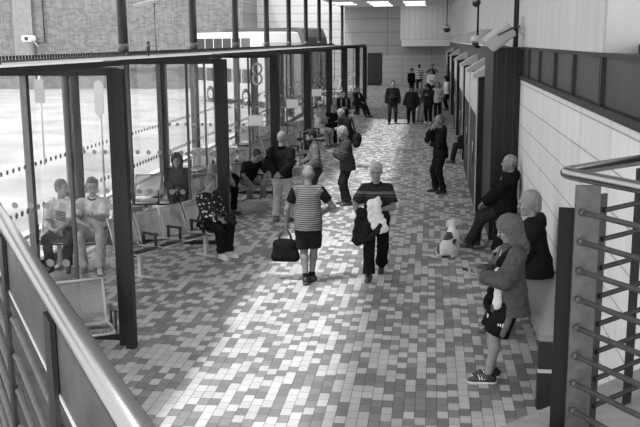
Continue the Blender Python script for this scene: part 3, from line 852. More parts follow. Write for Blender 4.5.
for k, (x, y) in enumerate([(-5.30, 13.45), (-4.95, 17.0), (-4.95, 21.4), (-4.95, 27.0)]):
    o = Bn if k == 0 else copy_tree(Bn)
    o.location = (x, y, 0); o.rotation_euler.z = facing(.12, -1)
    if k: o['label'] = ['', 'steel bench beneath the hooded person behind the glass', 'steel bench facing the camera just beyond the third glazed screen', 'steel bench facing the camera just beyond the fourth glazed screen'][k]

# ------------------------------------------------------------------ railings round the stair
RZ = 2.87
e1 = Vector((-.532, .847, 0)); e2 = Vector((.847, .532, 0))
p0 = Vector((-.46, 1.28, 0))
ang = math.atan2(e1.y, e1.x)
def on(s, z=0, off=0): return p0+e1*s+e2*off+Vector((0, 0, z))
t = thing('handrail', 'long bright steel tube handrail with plate and rods, foreground left', 'railing', (p0.x, p0.y, 1.72))
def loc(v): return tuple(v-Vector((p0.x, p0.y, 1.72)))
MB().tube([loc(on(-1.9, RZ)), loc(on(6.5, RZ))], .0245, 24).done('rail_tube', steel, t)
Mx = Matrix.Translation((0, 0, 0)) @ Matrix.Rotation(ang, 4, 'Z')
MB().box((-1.9, -.006, 2.655-1.72), (6.5, .006, 2.835-1.72), mtx=Mx).done('plate', mat('rail_plate', .085, .38, .5, .08, 9, .3), t)
MB().box((-1.9, -.009, 2.648-1.72), (6.5, .009, 2.658-1.72), mtx=Mx).done('plate_edge', lightgrey, t)
for s in (-.9, .74, 1.72, 3.4, 5.1):
    q = MB().box((s-.05, .008, 0), (s+.05, .02, 2.83-1.72), mtx=Mx).box((s-.004, -.0075, 2.66-1.72), (s+.004, .009, 2.83-1.72), mtx=Mx).done('post', dark_paint, t)
for j in range(7):
    z = 2.56-.125*j
    MB().tube([loc(on(-1.9, z, .0)), loc(on(6.5, z, .0))], .011, 10).done('rod', steel_dull, t)
for j in range(7):
    for q in (.74, 1.72): MB().sph(loc(on(q-.06, 2.56-.125*j)), .015, 10, 6).done('rod_collar', steel_dull, t)
# right railing: turns a corner
c0 = Vector((.55, 3.84, 0))
f = Vector((.69, .724, 0)).normalized(); nn = Vector((.532, -.847, 0))
RR = 2.90
t = thing('corner_railing', 'steel railing turning a tight corner with flat post and rods, foreground right', 'railing', (c0.x+.11, c0.y, 1.70))
def lc(v, z): return tuple(Vector((v.x-c0.x-.11, v.y-c0.y, z-1.70)))
pts = [lc(c0+f*2.6, RR)]+[lc(c0+f*.09, RR), lc(c0+f*.045+nn*.004, RR), lc(c0+f*.015+nn*.015, RR), lc(c0+nn*.035+f*.004, RR), lc(c0+nn*.09, RR)]+[lc(c0+nn*2.2, RR)]
MB().tube(pts, .0245, 24).done('rail_tube', steel, t)
pl = c0+Vector((.115, .0, 0))
MB().box((-.052, -.008, 0), (.052, .008, 2.845-1.70), mtx=Matrix.Translation((.005, .015, 0)) @ Matrix.Rotation(.1, 4, 'Z')).done('post', steel_dull, t)
MB().box((-.035, .05, 0), (.035, .065, 2.74-1.70), mtx=Matrix.Translation((-.085, .0, 0)) @ Matrix.Rotation(-.25, 4, 'Z')).done('post', mat('black_post', .006, .6, 0, 0, 1, 0, .15), t)
MB().box((-.03, .0, 0), (.03, .012, 2.80-1.70), mtx=Matrix.Translation((.075, .06, 0)) @ Matrix.Rotation(.7, 4, 'Z')).done('post', dark_paint, t)
for j in range(8):
    z = 2.73-.127*j
    a = Vector((c0.x+.095, c0.y-.005, 0))
    r = MB().tube([lc(a, z), lc(a+nn*2.1, z)], .0125, 10).done('rod', steel_dull, t)
    MB().sph(lc(a+nn*.0, z), .017, 10, 6).done('rod_collar', steel_dull, r)
    b = Vector((c0.x+.19, c0.y+.06, 0))
    MB().tube([lc(b, z), lc(b+f*2.4, z)], .0115, 10).done('rod', dark_paint, t)
MB().box((-.03, .0, 0), (.03, .012, 2.86-1.70), mtx=Matrix.Translation(tuple(Vector(lc(c0+f*.62, 1.70)))) @ Matrix.Rotation(.8, 4, 'Z')).done('post', dark_paint, t)
# concrete landing under the rails
b = MB()
ln_lo = c0-Vector((.22, -.10, 0))
b.prism([tuple((ln_lo+e2*0+Vector((0, 0, 0))).xy), tuple((ln_lo+f*2.9).xy), tuple((ln_lo+f*2.9+nn*3).xy), tuple((ln_lo+nn*3.0).xy)], 1.45, 1.70, 'z')
tag(b.done('landing', mat('landing_concrete', .20, .8, 0, .25, 10, .2)), kind='structure')
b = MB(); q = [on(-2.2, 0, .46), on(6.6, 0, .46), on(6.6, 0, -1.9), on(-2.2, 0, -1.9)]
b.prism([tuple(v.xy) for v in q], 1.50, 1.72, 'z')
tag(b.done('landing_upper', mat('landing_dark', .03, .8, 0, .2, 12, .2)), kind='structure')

# ------------------------------------------------------------------ cameras, lamps and other fittings
def dome_cam(label, x, y, z, zt, r=.1):
    t = thing('dome_camera', label, 'security camera', (x, y, z), 0, None)
    MB().sph((0, 0, 0), (r, r, r*1.1), 16, 10).done('dome', mat('smoked_dome', .02, .1), t)
    MB().tube([(0, 0, .02), (0, 0, .14)], [r*1.08, r*.95], 18).done('housing', lightgrey, t)
    MB().tube([(0, 0, .12), (0, 0, zt-z)], .022, 8).done('pole', dark_paint, t)
    return t
dome_cam('dark dome security camera on thin pole beside the floodlight', .97, 19.9, 3.40, 6.0, .12)
dome_cam('small dome security camera high on the right, above the floodlight', .955, 20.5, 4.26, 6.0, .10)
dome_cam('dark dome security camera far along, near the end wall', .70, 44, 3.98, 6.0, .17)
t = thing('floodlight', 'tilted pale square floodlight on a wall bracket above the portal', 'floodlight', (1.12, 15.4, 3.52))
Mf = Matrix.Rotation(R(-38), 4, 'Y') @ Matrix.Rotation(R(14), 4, 'X')
MB().box((-.26, -.12, -.12), (.22, .2, .10), mtx=Mf, bev=.02).done('housing', lightgrey, t)
MB().box((-.24, -.11, -.135), (.2, .19, -.12), mtx=Mf).done('lens', mat('lamp_lens', .35, .15), t)
MB().tube([(-.05, -.14, .0), (.2, -.14, .12), (.3, -.02, .14), (.38, .1, .14)], .014, 8).done('bracket', steel_dull, t)
MB().box((.32, -.05, .02), (.39, .22, .3), bev=.01).done('wall_plate', lightgrey, t)
t = thing('security_camera', 'white bullet security camera on the brick wall pier', 'security camera', (-30.1, 66.5, 3.75))
MB().box((-.55, -.8, -.2), (.25, .1, .25), bev=.08).done('body', white, t)
MB().tube([(-.15, -.82, .02), (-.15, -.78, .02)], .16, 16).done('lens', black, t)
MB().tube([(0, 0, -.1), (.3, .25, -.6), (.3, .4, -.6)], .06).done('bracket', lightgrey, t)
tag(MB().tube([(-29.3, 66.85, 10), (-29.3, 66.85, 3.45), (-29.9, 66.85, 3.45)], .05).done('conduit', dark_paint), 'thin dark conduit running down the brick wall', 'pipe')
t = thing('warning_beacon', 'small dark beacon standing on the second shelter roof', 'beacon', (-4.5, 14.2, 3.225))
MB().tube([(0, 0, 0), (0, 0, .09)], .012, 8).done('stem', dark_paint, t)
MB().tube([(0, 0, .09), (0, 0, .2)], .03, 12).done('lamp', mat('beacon_lamp', .06, .2), t)
MB().tube([(0, 0, .2), (0, 0, .235)], .026, 12).done('cap', black, t)
mb = MB()
for r_, z in ((.20, 0), (.22, .03), (.17, .05)):
    mb.tube([(-5.72+r_*math.cos(q)*1.3, 18.1+r_*math.sin(q)*.6, 4.20+z+.05*math.cos(q)) for q in np.linspace(0, 2*math.pi, 25)[:-1]], .013, 6, closed=True)
t = tag(mb.done('cable_coil', lightgrey), 'coil of pale cable hanging by the nearest roof column', 'cable')
tag(MB().tube([(-5.62, 18.2, 5.98), (-5.6, 18.2, 4.2), (-5.30, 17.2, 3.6), (-5.1, 16.6, 3.2)], .012, 6).done('cable', black), 'thin black cable dropping from the coil to the shelter roof', 'cable')
MB().tube([(-5.62, 18.2, 5.98), (-5.72, 18.15, 4.4)], .01, 6).done('tie', black, t)
mb = thing('cable_loop', 'small loop of wire standing on the nearest shelter roof', 'cable', (-4.62, 9.2, 3.225))
MB().tube([(.05*math.cos(q), 0, .07+.06*math.sin(q)) for q in np.linspace(-1.2, math.pi+1.2, 16)], .007, 6).done('loop', dark_paint, mb)
MB().box((-.07, -.03, 0), (.07, .03, .025)).done('clamp', dark_paint, mb)
t = thing('stand_sign', 'pale round topped stand sign beyond the first two screens', 'sign', (-6.9, 18.3, 0))
MB().tube([(0, 0, 0), (0, 0, 2.3)], .03, 10).done('post', lightgrey, t)
MB().prism([(.10*math.cos(q), 2.55+.12*math.sin(q)) for q in np.linspace(0, math.pi, 9)]+[(-.10, 2.0), (0, 1.9), (.10, 2.0)], -.05, -.03, 'y').done('plate', mat('pale_plate', .40, .6), t)
t = thing('stand_sign', 'grey rectangular sign plate on a post beyond the first screen', 'sign', (-11.2, 25, 0))
MB().tube([(0, 0, -.06), (0, 0, 2.6)], .03, 10).done('post', lightgrey, t)
MB().box((-.14, -.05, 1.75), (.14, -.02, 2.42)).done('plate', mat('sign_plate', .24, .6), t)

# ------------------------------------------------------------------ buses beyond the screens
def make_bus(label, loc, rz, L, H, body, deck=True):
    t = thing('bus', label, 'bus', loc, rz, None)      # front at +X
    Wd = 1.25; z0 = .32
    prof = [(-L/2, z0), (L/2-.12, z0), (L/2, z0+.3), (L/2-.02, 1.1), (L/2-.18, H*.55), (L/2-.45, H*.86), (L/2-.75, H-.04), (L/2-1.1, H), (-L/2+.2, H), (-L/2, H-.2)]
    MB().prism(prof, -Wd, Wd, 'y').done('body', mat('bus_body_%d' % int(body*100), body, .3), t)
    bg = mat('bus_glass', .04, .12)
    for zz in ((1.25, 2.0), (2.80, 3.68)) if deck else ((1.25, 2.3),):
        n = 6; w = (L-2.0)/n
        for sd in (-1, 1):
            for i in range(n):
                x = -L/2+.45+i*w
                MB().box((x, sd*Wd-.015, zz[0]), (x+w-.12, sd*Wd+.015, zz[1])).done('side_window', bg, t)
    MB().box((-.03, -1.1, 0), (.03, 1.1, H*.36), mtx=Matrix.Translation((L/2-.22, 0, H*.50)) @ Matrix.Rotation(R(-13), 4, 'Y')).done('windscreen', bg, t)
    MB().box((-L/2+.1, -Wd-.01, H-.22), (L/2-1.2, Wd+.01, H+.02), bev=.05).done('roof', mat('bus_roof_%d' % int(body*100), .55 if body > .2 else .05, .4), t)
    for x in (-L/2+2.0, L/2-2.2):
        for sd in (-1, 1):
            w = MB().tube([(x, sd*(Wd-.28), .48), (x, sd*(Wd+.02), .48)], .48, 24).done('wheel', mat('tyre', .02, .8), t)
            MB().tube([(x, sd*(Wd+.0), .48), (x, sd*(Wd+.035), .48)], .26, 18).done('hub', lightgrey, w)
    for sd in (-1, 1): MB().box((L/2-.06, sd*.95-.15, .62), (L/2+.01, sd*.95+.15, .8)).done('headlamp', mat('headlamp', .6, .1), t)
    return t
make_bus('pale bus with a white roof parked behind the shelter roofs', (-10.5, 51.5, -.06), math.atan2(-.75, .66), 8.4, 4.0, .48, True)
make_bus('dark bus with a curved windscreen beyond the far screens', (-10.3, 60.5, -.06), math.atan2(-.5, 1), 7.2, 4.35, .06, True)
# ------------------------------------------------------------------ the people
SH = lambda g, **k: dict(g=g, **k)
def seated(z, fwd=.42, spread=.12, lean=0, **k):
    d = dict(hip=(0, 0, z), lean=lean, ar=(spread, fwd, .085), al=(-spread, fwd, .085), kr=(.15, .4, 1), kl=(-.15, .4, 1),
             wr=(.13, .36, z+.12), wl=(-.13, .36, z+.12), nr=(-.2, 0, -1), nl=(.2, 0, -1))
    d.update(k); return d
polo = bands('polo_with_chest_bands', .018, .10, .07, .62, 2, 1.225, 1.33)
walk = person('grey haired man in dark banded polo shirt walking towards us with a bundle', (-.77, 13.0, 0), (.05, -1), 1.0, .007, 1.12,
    pose=dict(hip=(0, .03, .90), lean=3, hd=(8, -4), ar=(.10, .23, .085), al=(-.08, -.22, .15), pl=35, tr=8, tl=8,
              wr=(.235, .12, .86), wl=(-.05, .27, 1.06), el=(-1, -.5, -.5), er=(1, -.7, 0), dl=(.85, .35, .1), nl=(.1, -1, .2), nr=(-1, .2, 0), curl=1.0),
    wear=dict(top=dict(name='polo_shirt', mat=polo, g=.03, t=.016, sleeve=.78, hem=.10, loose=.03, collar=1, cg=.02), legs=dict(g=.018, t=.02, flare=.02), shoes=SH(.02)),
    head=dict(style='short', hair=.50), skin=.34)
stripes = bands('horizontal_striped_knit', .045, .165, .030, .5)
strp = person('man in a horizontally striped top and dark shorts walking away with a bag', (-1.72, 12.55, 0), (-.05, 1), 1.0, .007, 1.16,
    pose=dict(hip=(0, .0, .905), lean=5, hd=(22, -3), ar=(.04, .05, .085), al=(-.03, -.10, .095), tr=8, tl=4, wl=(-.33, .10, .84), el=(-1, -.6, 0), pl=12,
              wr=(.22, .24, 1.0), er=(1, -.6, -.2), curl=1.1),
    wear=dict(top=dict(name='striped_top', mat=stripes, g=.2, t=.02, sleeve=.0, hem=.12, flare=.01), legs=dict(g=.03, short=.93, t=.022, flare=.02), shoes=SH(.015, sock=.16, sg=.02)),
    head=dict(style='ring', hair=.28), skin=.27)
# his dark short sleeves
g, s = root_g[strp.name]
for e in (1, -1):
    X = Solid(); X.cone(g.S[e]+g.U*.0, g.S[e]+(g.E[e]-g.S[e])*.62, .078, .071, .03, end=0.)
    v, q = X.skin(.007); link('sleeve', mesh_from('sleeve', v, q, s), cloth(.02), strp)
wom = person('woman with a bob in grey hooded jacket and long shorts looking at her phone', (.84, 8.98, 0), (-1, -.10), 1.02, .0065, 1.04, True,
    pose=dict(hip=(0, 0, .895), lean=-2, hd=(24, 4), ar=(.08, .15, .085), al=(-.09, .22, .085), tr=4, tl=6, kr=(.1, 1, .2), kl=(-.1, 1, .2),
              wr=(.06, .30, 1.11), wl=(-.07, .31, 1.10), er=(.9, -.7, -.6), el=(-.9, -.7, -.6), dr=(-.35, .9, .1), dl=(.35, .9, .1), nr=(-.5, 0, .8), nl=(.5, 0, .8), curl=.75),
    wear=dict(top=dict(name='hooded_jacket', g=.075, t=.028, hem=.18, flare=.035, hoodback=1, loose=.02, collar=2, zip=1), legs=dict(g=.02, short=.97, t=.016, flare=.04),
              shoes=SH(.03, sole=.7, bands=1)),
    head=dict(style='long', hair=.15, len=.24), skin=.42)
g, s = root_g[wom.name]
H_, K_ = g.H[-1], g.K[-1]; sd_ = V(-1, 0, 0); d_ = nrm(K_-H_); fw_ = nrm(np.cross(d_, sd_))
if fw_[1] < 0: fw_ = -fw_
for i, ln in enumerate((.018, .028, .038)):
    p = H_+d_*.30+sd_*.118+fw_*(.05-.022*i)
    MB().tube([tuple(p*s), tuple((p-d_*ln+fw_*.006)*s)], .007*s, 6).done('emblem_bar', white, wom)
X = Solid(); X.cone(H_+d_*.16+sd_*.075-fw_*.02, K_-d_*.03+sd_*.075-fw_*.02, .048, .052, .02, end=0.); v, q = X.skin(.0065)
link('side_panel', mesh_from('side_panel', v, q, s), cloth(.14), wom)
wall1 = person('balding man in dark padded coat sitting back against the wall, looking left', (1.27, 15.0, 0), (-1, .12), 1.08, .007, 1.1,
    pose=dict(hip=(0, 0, .665), lean=-6, hd=(2, 8), ar=(.09, .46, .085), al=(-.12, .55, .085), kr=(.25, 1, .6), kl=(-.25, 1, .6), tr=14, tl=10,
              wr=(.09, .32, .715), wl=(-.07, .35, .71), er=(.8, -.8, -.4), el=(-.8, -.8, -.4), nr=(-.2, 0, -1), nl=(.2, 0, -1), dr=(-.3, .8, -.6), dl=(.3, .8, -.6)),
    wear=dict(top=dict(name='padded_coat', g=.020, t=.032, hem=.12, seat=.4, loose=.03, collar=2, hoodback=1, zip=1), legs=dict(g=.05, t=.016), shoes=SH(.02, sole=.3)),
    head=dict(style='ring', hair=.22, beard=.30), skin=.40)
gg, ss = root_g[wall1.name]
pb = (gg.S[-1]+(gg.E[-1]-gg.S[-1])*.35)
MB().sph(tuple(pb+V(-.085, .02, 0)), (.012, .03, .024), 10, 6).done('sleeve_badge', white, wall1)
wall2 = person('white haired person in dark hooded coat sitting on the near stone seat', (1.25, 10.45, 0), (-.95, .30), 1.07, .0075, 1.1,
    pose=seated(.80, .40, .12, lean=6, hd=(10, 12), wr=(.12, .34, .95), wl=(-.12, .34, .95), al=(-.12, .38, .085)),
    wear=dict(top=dict(name='padded_coat', g=.028, t=.038, hem=.10, seat=.4, loose=.035, hoodback=1, collar=2), legs=dict(g=.08, t=.016), shoes=SH(.05)),
    head=dict(style='white', hair=.34), skin=.42)
far = person('bald man in dark jacket standing alone with hand to his chin', (.24, 20.6, 0), (-1, -.35), 1.04, .009, 1.08,
    pose=dict(lean=2, hd=(4, 10), ar=(.10, .06, .085), al=(-.09, -.05, .085), wr=(.06, .20, 1.40), wl=(.03, .22, 1.10), er=(.35, .2, -1), el=(-.5, -.3, -.8), dr=(-.35, -.25, .9), nr=(-.3, -1, 0), dl=(1, .1, .1), nl=(0, -1, 0)),
    wear=dict(top=dict(name='jacket', g=.025, t=.022, hem=.12, loose=.02, collar=2, hoodback=1), legs=dict(g=.03, t=.014), shoes=SH(.02)),
    head=dict(style='crop', hair=.2), skin=.38)
phone = person('white haired person in dark quilted jacket standing and looking down at a phone', (-1.73, 18.85, 0), (-1, -.18), .985, .008, 1.05,
    pose=dict(lean=4, hd=(30, 0), ar=(.08, .05, .085), al=(-.08, -.02, .085), wr=(.06, .27, 1.14), wl=(-.06, .27, 1.14), er=(.9, -.6, -.7), el=(-.9, -.6, -.7), dr=(-.3, .9, .2), dl=(.3, .9, .2), nr=(-.4, 0, .8), nl=(.4, 0, .8)),
    wear=dict(top=dict(name='quilted_jacket', mat=bands('quilted_cloth', .045, .022, .075, .12), g=.04, t=.035, hem=.14, loose=.03, collar=2), legs=dict(g=.035, t=.015), shoes=SH(.03)),
    head=dict(style='white', hair=.40), skin=.45)
back = person('grey cropped man in dark jacket and pale trousers, hands clasped behind his back', (-2.83, 16.95, 0), (.12, 1), 1.02, .0075, 1.14,
    pose=dict(lean=3, hd=(6, -8), ar=(.12, 0, .085), al=(-.12, 0, .085), wr=(.035, -.19, .93), wl=(-.035, -.20, .96), er=(1, -.5, 0), el=(-1, -.5, 0), dr=(-.9, -.1, -.2), dl=(.9, -.1, -.2), nr=(0, 1, 0), nl=(0, 1, 0)),
    wear=dict(top=dict(name='jacket', g=.018, t=.022, hem=.06, loose=.02, collar=2), legs=dict(g=.33, t=.016, flare=.015), shoes=SH(.10)),
    head=dict(style='crop', hair=.30), skin=.42)
brd = person('bearded man with dark quiff in pale grey jumper, standing side on', (-2.30, 18.0, 0), (-1, -.22), .99, .008, 1.02,
    pose=dict(lean=3, hd=(22, 0), wr=(.10, .28, 1.02), wl=(-.18, .20, .98), er=(.9, -.7, -.3), el=(-.9, -.7, -.3)),
    wear=dict(top=dict(name='jumper', g=.11, t=.016, hem=.08, collar=1), legs=dict(g=.05), shoes=SH(.03)),
    head=dict(style='quiff', hair=.02, beard=.03), skin=.36)
crouch = person('man in dark T-shirt leaning forward on a bench beside the basket', (-3.88, 18.80, 0), (.62, -.78), 1.0, .0085, 1.08,
    pose=seated(.53, .38, .14, lean=34, hd=(38, 10), wr=(.12, .42, .50), wl=(-.14, .40, .52), er=(.8, .2, .2), el=(-.8, .2, .2), dr=(-.2, .7, -.7), dl=(.2, .7, -.7)),
    wear=dict(top=dict(name='tee_shirt', g=.025, t=.018, sleeve=.8, hem=.05, loose=.03), legs=dict(g=.16, t=.014), shoes=SH(.2, sole=.6)),
    head=dict(style='short', hair=.07), skin=.36)
lady = person('older woman in floral blouse sitting at the end of the bench, looking down', (-3.60, 14.20, 0), (.80, -.60), .96, .007, 1.14, True,
    pose=seated(.555, .42, .08, lean=2, hd=(24, -4), wr=(.06, .34, .66), wl=(-.07, .34, .66), dr=(-.6, .7, -.2), dl=(.6, .7, -.2)),
    wear=dict(top=dict(name='floral_blouse', mat=blotch('floral_print', .018, .60, 17, .34), g=.1, t=.024, hem=.06, flare=.02, loose=.03), legs=dict(g=.025, t=.016), shoes=SH(.62, sole=.75)),
    head=dict(style='bun', hair=.22), skin=.42)
hood = person('person in dark hooded coat sitting behind the glass with crossed hands', (-4.86, 16.85, 0), (.10, -1), .98, .009, 1.08,
    pose=seated(.54, .34, .10, lean=0, hd=(8, 0), wr=(.05, .34, .66), wl=(-.05, .34, .68), dr=(-.7, .6, -.1), dl=(.7, .6, -.1), ar=(.02, .42, .20), tr=-10, kr=(0, .5, 1)),
    wear=dict(top=dict(name='hooded_coat', g=.045, t=.030, hem=.08, seat=.3, loose=.03), legs=dict(g=.05), shoes=SH(.04)),
    head=dict(style='hood', hair=.1), skin=.40)
behind = person('person in pale top and dark trousers seated half hidden behind a post', (-4.32, 17.80, 0), (.80, -.60), .97, .01, 1.05,
    pose=seated(.54, .40, .1, lean=6, hd=(20, 0)), wear=dict(top=dict(name='top', g=.30, t=.02, hem=.06), legs=dict(g=.02), shoes=SH(.03)), head=dict(style='short', hair=.12))
m1 = person('person with tied back hair in pale printed T-shirt sitting behind glass, looking right', (-5.70, 13.25, 0), (.18, -1), 1.0, .0075, 1.04,
    pose=seated(.545, .42, .13, lean=2, hd=(6, 62), wr=(.10, .33, .64), wl=(-.06, .34, .66), dr=(-.8, .5, -.1), dl=(.7, .6, -.1)),
    wear=dict(top=dict(name='tee_shirt', g=.55, t=.02, sleeve=.85, hem=.05, loose=.03), legs=dict(g=.03, t=.016), shoes=SH(.05)),
    head=dict(style='short', hair=.16), skin=.42)
g, s = root_g[m1.name]
mb = MB()
for i in range(6):
    z = .20+.028*i; y = .121+(z-.2)*.06
    mb.tube([tuple((g.O+g.U*(z-.02)+g.F*(y+.004)+g.R*-.075)*s), tuple((g.O+g.U*z+g.F*(y+.012))*s), tuple((g.O+g.U*(z+.022)+g.F*(y+.004)+g.R*.075)*s)], .0065*s, 6)
mb.done('printed_motif', cloth(.03), m1)
m2 = person('young man with spectacles in pale polo shirt sitting behind the glass', (-5.20, 13.28, 0), (.22, -1), 1.04, .0075, 1.0,
    pose=seated(.525, .42, .12, lean=1, hd=(8, 6), wr=(.08, .36, .70), wl=(-.05, .40, .82), er=(1, -.6, -.3), dr=(-.8, .5, 0), dl=(.5, .8, .2), nl=(.4, 0, .9)),
    wear=dict(top=dict(name='polo_shirt', g=.50, t=.02, sleeve=.8, hem=.05, loose=.03, collar=1, cg=.03), legs=dict(g=.34, t=.014), shoes=SH(.3, sole=.6)),
    head=dict(style='quiff', hair=.07, glasses=1), skin=.42)
# waiting group down the left
H2 = .0125
s1 = person('person in pale T-shirt sitting with arms crossed on a far bench', (-3.66, 29.6, 0), (.85, -.55), 1.02, H2, 1.1,
    pose=seated(.56, .42, .12, lean=4, hd=(12, 0), wr=(-.09, .22, .93), wl=(.09, .24, .90), er=(1, -.2, -.6), el=(-1, -.2, -.6), dr=(-1, .1, .1), dl=(1, .1, .1)),
    wear=dict(top=dict(name='tee_shirt', g=.50, t=.02, sleeve=.8, hem=.05), legs=dict(g=.42, short=.95), shoes=SH(.05)), head=dict(style='short', hair=.12))
s2 = person('person in dark jacket looking down, seated beside the pale T-shirt', (-3.38, 30.2, 0), (.75, -.66), 1.02, H2, 1.1,
    pose=seated(.56, .42, .12, lean=14, hd=(40, 0), wr=(.05, .34, .78), wl=(-.05, .34, .78)),
    wear=dict(top=dict(name='jacket', g=.03, t=.025, hem=.06), legs=dict(g=.02), shoes=SH(.03)), head=dict(style='short', hair=.25))
s3 = person('person in dark top with backpack straps standing by the far benches', (-3.22, 33.4, 0), (.25, -1), .97, H2, 1.1,
    pose=dict(hd=(22, 0), wr=(.10, .26, 1.05), wl=(-.10, .26, 1.05)), wear=dict(top=dict(name='top', g=.035, t=.02, hem=.08), legs=dict(g=.04), shoes=SH(.04)), head=dict(style='short', hair=.04))
g, s = root_g[s3.name]
for e in (1, -1):
    MB().tube([tuple((g.O+g.R*.10*e+g.F*y+g.U*z)*s) for z, y in ((.2, .14), (.35, .145), (.46, .09), (.50, .0), (.42, -.12))], .02*s, 8).done('strap', cloth(.3), s3)
s4 = person('balding man in dark coat bent over his phone, bag at his side', (-2.25, 24.7, 0), (-.80, -.60), .99, H2, 1.15,
    pose=dict(lean=14, hip=(0, 0, .89), hd=(38, 0), wr=(.06, .32, 1.08), wl=(-.06, .32, 1.08), dr=(-.3, .9, .1), dl=(.3, .9, .1)), wear=dict(top=dict(name='coat', g=.03, t=.03, hem=.2, flare=.02), legs=dict(g=.10, short=.9), shoes=SH(.06)), head=dict(style='ring', hair=.4))
s5 = person('man in dark open jacket sitting with legs stretched out, last on the benches', (-3.35, 41.6, 0), (.80, -.6), 1.02, H2, 1.1,
    pose=seated(.56, .62, .12, lean=-4, hd=(8, 0), kr=(.15, 1, .8), kl=(-.15, 1, .8)), wear=dict(top=dict(name='jacket', g=.03, t=.025, hem=.06), legs=dict(g=.03), shoes=SH(.03)), head=dict(style='short', hair=.06))
g, s = root_g[s5.name]
X = Solid(); X.ell(g.O+g.U*.26+g.F*.105, (.06, .045, .2), g.fr); v, q = X.skin(H2); link('shirt_front', mesh_from('shirt_front', v, q, s), cloth(.5), s5)
# group standing far down the middle
c1 = person('man in dark zipped jacket and dark trousers standing left of the far group', (-1.58, 37.9, 0), (.05, -1), 1.05, H2, 1.12,
    pose=dict(hd=(6, 12), ar=(.13, .02, .085), al=(-.13, 0, .085), wr=(.26, .06, .82), wl=(-.26, .06, .82)), wear=dict(top=dict(name='jacket', g=.025, t=.025, hem=.08, collar=2), legs=dict(g=.04), shoes=SH(.03)), head=dict(style='short', hair=.05))
c2 = person('stout person in dark coat and flat cap at the front of the far group', (-.80, 37.9, 0), (-.1, -1), .93, H2, 1.35,
    pose=dict(hd=(6, 0), ar=(.12, 0, .085), al=(-.12, 0, .085), wr=(.33, .1, .84), wl=(-.33, .1, .84)), wear=dict(top=dict(name='coat', g=.035, t=.03, hem=.16, flare=.03), legs=dict(g=.02), shoes=SH(.03)), head=dict(style='cap', cap=.05, hair=.3))
c3 = person('person in grey top and pale trousers behind the stout coated person', (-.46, 39.1, 0), (.2, -1), 1.0, H2, 1.05,
    pose=dict(hd=(10, 0), wr=(.1, .26, 1.1)), wear=dict(top=dict(name='top', g=.16, t=.02), legs=dict(g=.36), shoes=SH(.05)), head=dict(style='short', hair=.10))
c4 = person('dark clothed person with dark hair bent over their hands in the far group', (-.08, 38.2, 0), (-.35, -1), .99, H2, 1.1,
    pose=dict(lean=6, hd=(35, 0), wr=(.06, .28, 1.2), wl=(-.06, .28, 1.2)), wear=dict(top=dict(name='top', g=.04, t=.025, hem=.1), legs=dict(g=.02), shoes=SH(.7, sole=.7)), head=dict(style='long', hair=.03, len=.14))
c5 = person('person in pale patterned coat and dark trousers right of the far group', (.30, 40.6, 0), (.1, -1), .95, H2, 1.1, True,
    pose=dict(hd=(10, 0), wl=(-.18, .2, 1.0)), wear=dict(top=dict(name='coat', mat=blotch('pale_pattern', .45, .15, 14, .25), g=.4, t=.03, hem=.14), legs=dict(g=.03), shoes=SH(.05)), head=dict(style='long', hair=.2, len=.14))
c6 = person('person in white top and black leggings standing by the far portals', (.80, 45.5, 0), (-1, -.3), 1.0, H2, 1.05, True,
    pose=dict(hd=(16, 0), wr=(.07, .28, 1.1), wl=(-.07, .28, 1.1)), wear=dict(top=dict(name='top', g=.65, t=.025), legs=dict(g=.02, t=.006), shoes=SH(.05)), head=dict(style='long', hair=.03, len=.14))
x1 = person('man in black jacket and cap standing near the end wall', (-1.25, 57.5, 0), (.6, -.8), 1.0, H2, 1.1,
    pose=dict(hd=(6, 20)), wear=dict(top=dict(name='jacket', g=.02, t=.025, hem=.1), legs=dict(g=.02), shoes=SH(.03)), head=dict(style='cap', cap=.02, hair=.03))
x2 = person('man in bold black and white striped shirt facing the end wall', (-.80, 61.0, 0), (0, 1), 1.08, H2, 1.05,
    pose=dict(hd=(6, 0), wr=(.1, .25, 1.1), wl=(-.1, .25, 1.1)), wear=dict(top=dict(name='striped_shirt', mat=bands('bold_striped_shirt', .03, .72, .115, .55), g=.3, t=.02, sleeve=.9, hem=.1), legs=dict(g=.02), shoes=SH(.03)), head=dict(style='short', hair=.03))
x3 = person('person in dark top with hands raised near the end wall', (.08, 62.5, 0), (-.1, -1), 1.08, H2, 1.1,
    pose=dict(hd=(6, 0), wr=(.16, .16, 1.34), wl=(-.16, .16, 1.34), er=(1, .2, -.8), el=(-1, .2, -.8)), wear=dict(top=dict(name='top', g=.04, t=.02, sleeve=.9), legs=dict(g=.03), shoes=SH(.03)), head=dict(style='short', hair=.04))
x4 = person('person in white jacket at the back of the far group', (.02, 55.0, 0), (0, -1), .99, H2, 1.1,
    pose=dict(hd=(10, 0), wr=(.1, .24, 1.05), wl=(-.1, .24, 1.05)), wear=dict(top=dict(name='jacket', g=.75, t=.03, hem=.1, hoodback=1), legs=dict(g=.05), shoes=SH(.05)), head=dict(style='short', hair=.06))
fin = person('person seated out of sight behind a portal, only legs and shoes showing', (1.13, 25.7, 0), (-1, 0), 1.0, H2, 1.05,
    pose=seated(.56, .50, .12, lean=0, hd=(4, 0)), wear=dict(top=dict(name='jacket', g=.03, t=.02), legs=dict(g=.05), shoes=SH(.05, sole=.5)), head=dict(style='short', hair=.08))
t = thing('stool', 'low dark block seat behind the second portal, under the hidden person', 'seat', (1.12, 25.7, 0))
MB().box((-.14, -.35, 0), (.18, .35, .40), bev=.02).done('base', dark_paint, t); MB().box((-.15, -.36, .40), (.18, .36, .45), bev=.015).done('cushion', mid_paint, t)

